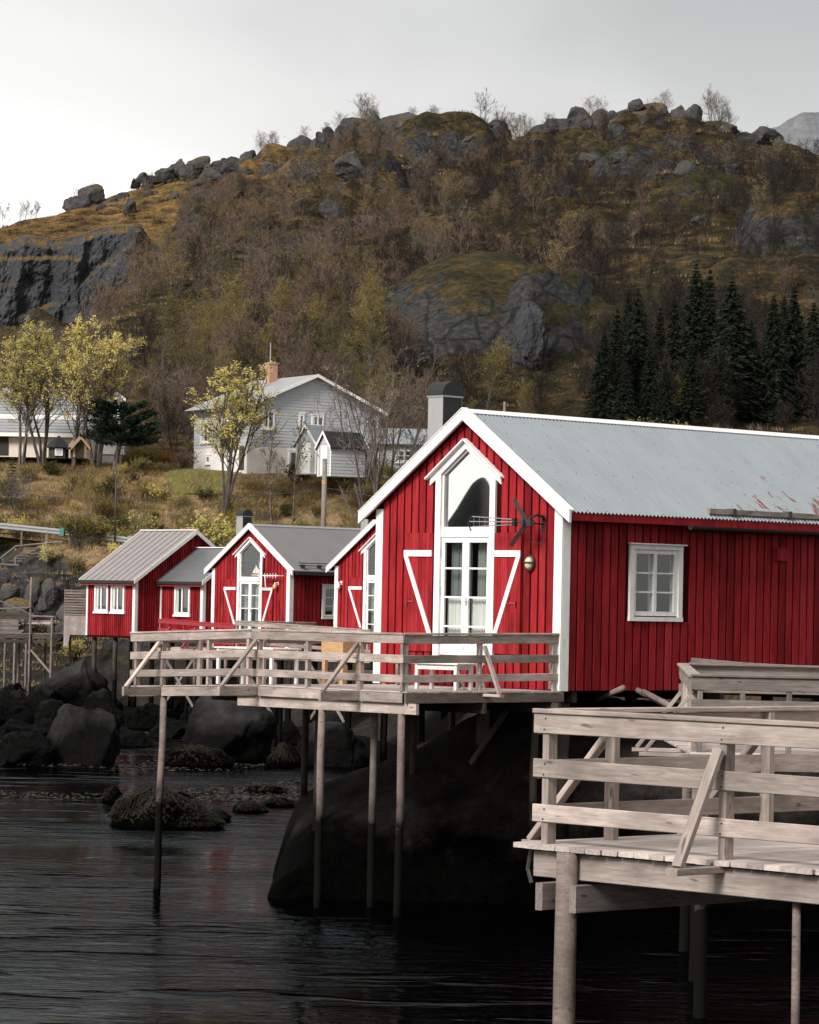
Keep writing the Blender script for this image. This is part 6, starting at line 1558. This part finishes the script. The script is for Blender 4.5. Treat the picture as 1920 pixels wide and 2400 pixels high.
# ------------------------------------------------------------------ road, rail, steps, poles, wires
m = MB(); nx_ = 60
for i in range(nx_ + 1):
    x = -60 + i * 2.0
    for y in (185.0, 190.3): m.v.append((x, y, float(roadz(x)) + .22))
m.f = [(2 * i, 2 * i + 2, 2 * i + 3, 2 * i + 1) for i in range(nx_)]; m.mi = [0] * nx_
tag(m.obj('road', 'asphalt'), 'pale grey road along the bank behind the guard rail', 'road', kind='structure')
m = MB(); gx = np.linspace(-14.5, -11.0, 16); gy = np.linspace(199.5, 207, 18)
for y in gy:
    for x in gx: m.v.append((x, y, H(x, y) + .10))
m.f = [(j * 16 + i, j * 16 + i + 1, (j + 1) * 16 + i + 1, (j + 1) * 16 + i) for j in range(17) for i in range(15)]; m.mi = [0] * len(m.f)
tag(m.obj('lawn', 'lawn', smooth=True), 'small green lawn beside the white house', 'lawn', kind='structure')
def guard_rail(pxa, pxb, label, y=184.4):
    a, b = at(pxa, 1260, y), at(pxb, 1260, y); za, zb = float(roadz(a.x)) + .78, float(roadz(b.x)) + .78
    R = empty('guard_rail', (a.x, y, za - .78)); tag(R, label, 'guard rail')
    L = b.x - a.x; sec = [(-.02, .17), (.04, .12), (.04, .06), (-.02, .01), (-.02, -.01), (.04, -.06), (.04, -.12), (-.02, -.17)]
    m = MB(); vs = [(x, -yy, .62 + z + (zb - za) * x / L) for x in (-.1, L + .1) for yy, z in sec]; m.add(vs, [(i, i + 1, i + 9, i + 8) for i in range(7)]); m.obj('w_beam', 'grey_metal', R)
    x = .1
    while x < L: MB().box(x - .05, x + .05, .03, .13, -.4 + (zb - za) * x / L, .85 + (zb - za) * x / L).obj('post', 'grey_wood', R); x += 1.35
    MB().box(L - .02, L + .22, -.06, .08, .42 + zb - za, .86 + zb - za).obj('end_cap', 'teal_paint' if pxb < 160 else 'grey_metal', R)
guard_rail(-70, 140, 'grey steel guard rail ending in a greenish cap at the left edge'); guard_rail(158, 300, 'steel guard rail running down behind the leftmost cabin roof')
c = at(30, 1320, 180.5); R = empty('timber_steps', (c.x, c.y, c.z)); tag(R, 'grey timber steps with handrail climbing to the road', 'steps')
for i in range(6): beam('tread', (-.45 + i * .17, -.3, .12 + i * .14), (-.45 + i * .17 + 1.0, -.25, .12 + i * .14), .26, .045, R, 'grey_wood')
beam('stringer', (-.5, -.42, 0), (.55, -.42, .85), .05, .2, R, 'dark_timber'); beam('stringer', (.6, -.42, .0), (1.5, -.42, .80), .05, .2, R, 'dark_timber')
beam('handrail', (-.75, -.45, .15), (.18, -.45, .92), .05, .07, R, 'grey_wood'); beam('handrail', (.18, -.45, .92), (2.7, -.45, 1.22), .05, .07, R, 'grey_wood'); beam('handrail', (1.0, -.45, .5), (2.7, -.45, .80), .05, .07, R, 'grey_wood'); beam('base_plank', (-1.2, -.5, -.06), (.4, -.5, -.1), .3, .08, R, 'grey_wood')
for x, z0, z1 in ((.18, -.1, .9), (1.85, .1, 1.7), (-.5, -.4, .3)): beam('post', (x, -.39, z0), (x, -.39, z1), .07, .07, R, 'grey_wood')
c = at(43, 1238, 192); me = rock_mesh('white_stone', 'white_paint', 77, 3, .1, 0, .5); o = link('white_stone', me); o.location = c; o.scale = (.28, .15, .10); o.rotation_euler = (0, -.6, 0); tag(o, 'pale stone lying on the bank above the guard rail', 'stone')
# street lamp
g = at_ground(273, 183.2); R = empty('street_lamp', g); tag(R, 'slim dark street lamp with hanging bell head on the bank', 'street lamp')
zt = at(273, 1048, 183.2).z - g[2]
m = MB(); m.tube([(0, 0, -.3), (0, 0, zt * .35), (0, 0, zt)], [.06, .045, .04], 8); m.obj('pole', 'dark_metal', R, smooth=True)
m = MB(); m.tube([(0, 0, zt - .06), (.38, 0, zt - .06)], .03, 6); m.obj('arm', 'dark_metal', R)
m = MB(); m.tube([(.40, 0, zt + .02), (.40, 0, zt - .12), (.40, 0, zt - .24), (.40, 0, zt - .40), (.40, 0, zt - .46)], [.04, .06, .12, .18, .18], 12); m.obj('lamp_head', 'dark_metal', R, smooth=True)
# utility pole and lines
g = at_ground(761, 178); R = empty('utility_pole', g); tag(R, 'weathered wooden utility pole behind the dark-roofed cabin', 'utility pole')
zt = at(761, 1075, 178).z - g[2]; m = MB(); m.tube([(0, 0, -.5), (0, 0, zt)], [.15, .125], 10); m.obj('shaft', 'grey_wood', R, smooth=True)
MB().tube([(0, 0, zt - 1.35), (0, 0, zt - 1.15)], .135, 10).obj('marker_band', 'ochre_wood', R)
def wire(pts, label, r=.015):
    m = MB(); out_ = []
    for i in range(25):
        t = i / 24 * (len(pts) - 1); a = min(int(t), len(pts) - 2); out_.append(pts[a].lerp(pts[a + 1], t - a))
    m.tube(out_, r, 5); tag(m.obj('overhead_line', 'line_cable', smooth=True), label, 'cable')
wire([at(-60, 1146, 182), at(100, 1164, 181), at(270, 1173, 180), at(430, 1173, 179), at(600, 1163, 178.6), at(755, 1146, 178)], 'overhead line sagging from the left edge to the utility pole')
wire([at(766, 1144, 178), at(830, 1155, 170), at(900, 1168, 160), at(985, 1188, 150)], 'overhead line from the utility pole down behind the largest roof')
g = at_ground(1180, 226); m = MB(); m.tube([(0, 0, -.4), (0, 0, 3.3)], .09, 8); o = m.obj('distant_pole', 'grey_wood', smooth=True); o.location = g; tag(o, 'thin bare pole on the slope above the roof ridge', 'pole')
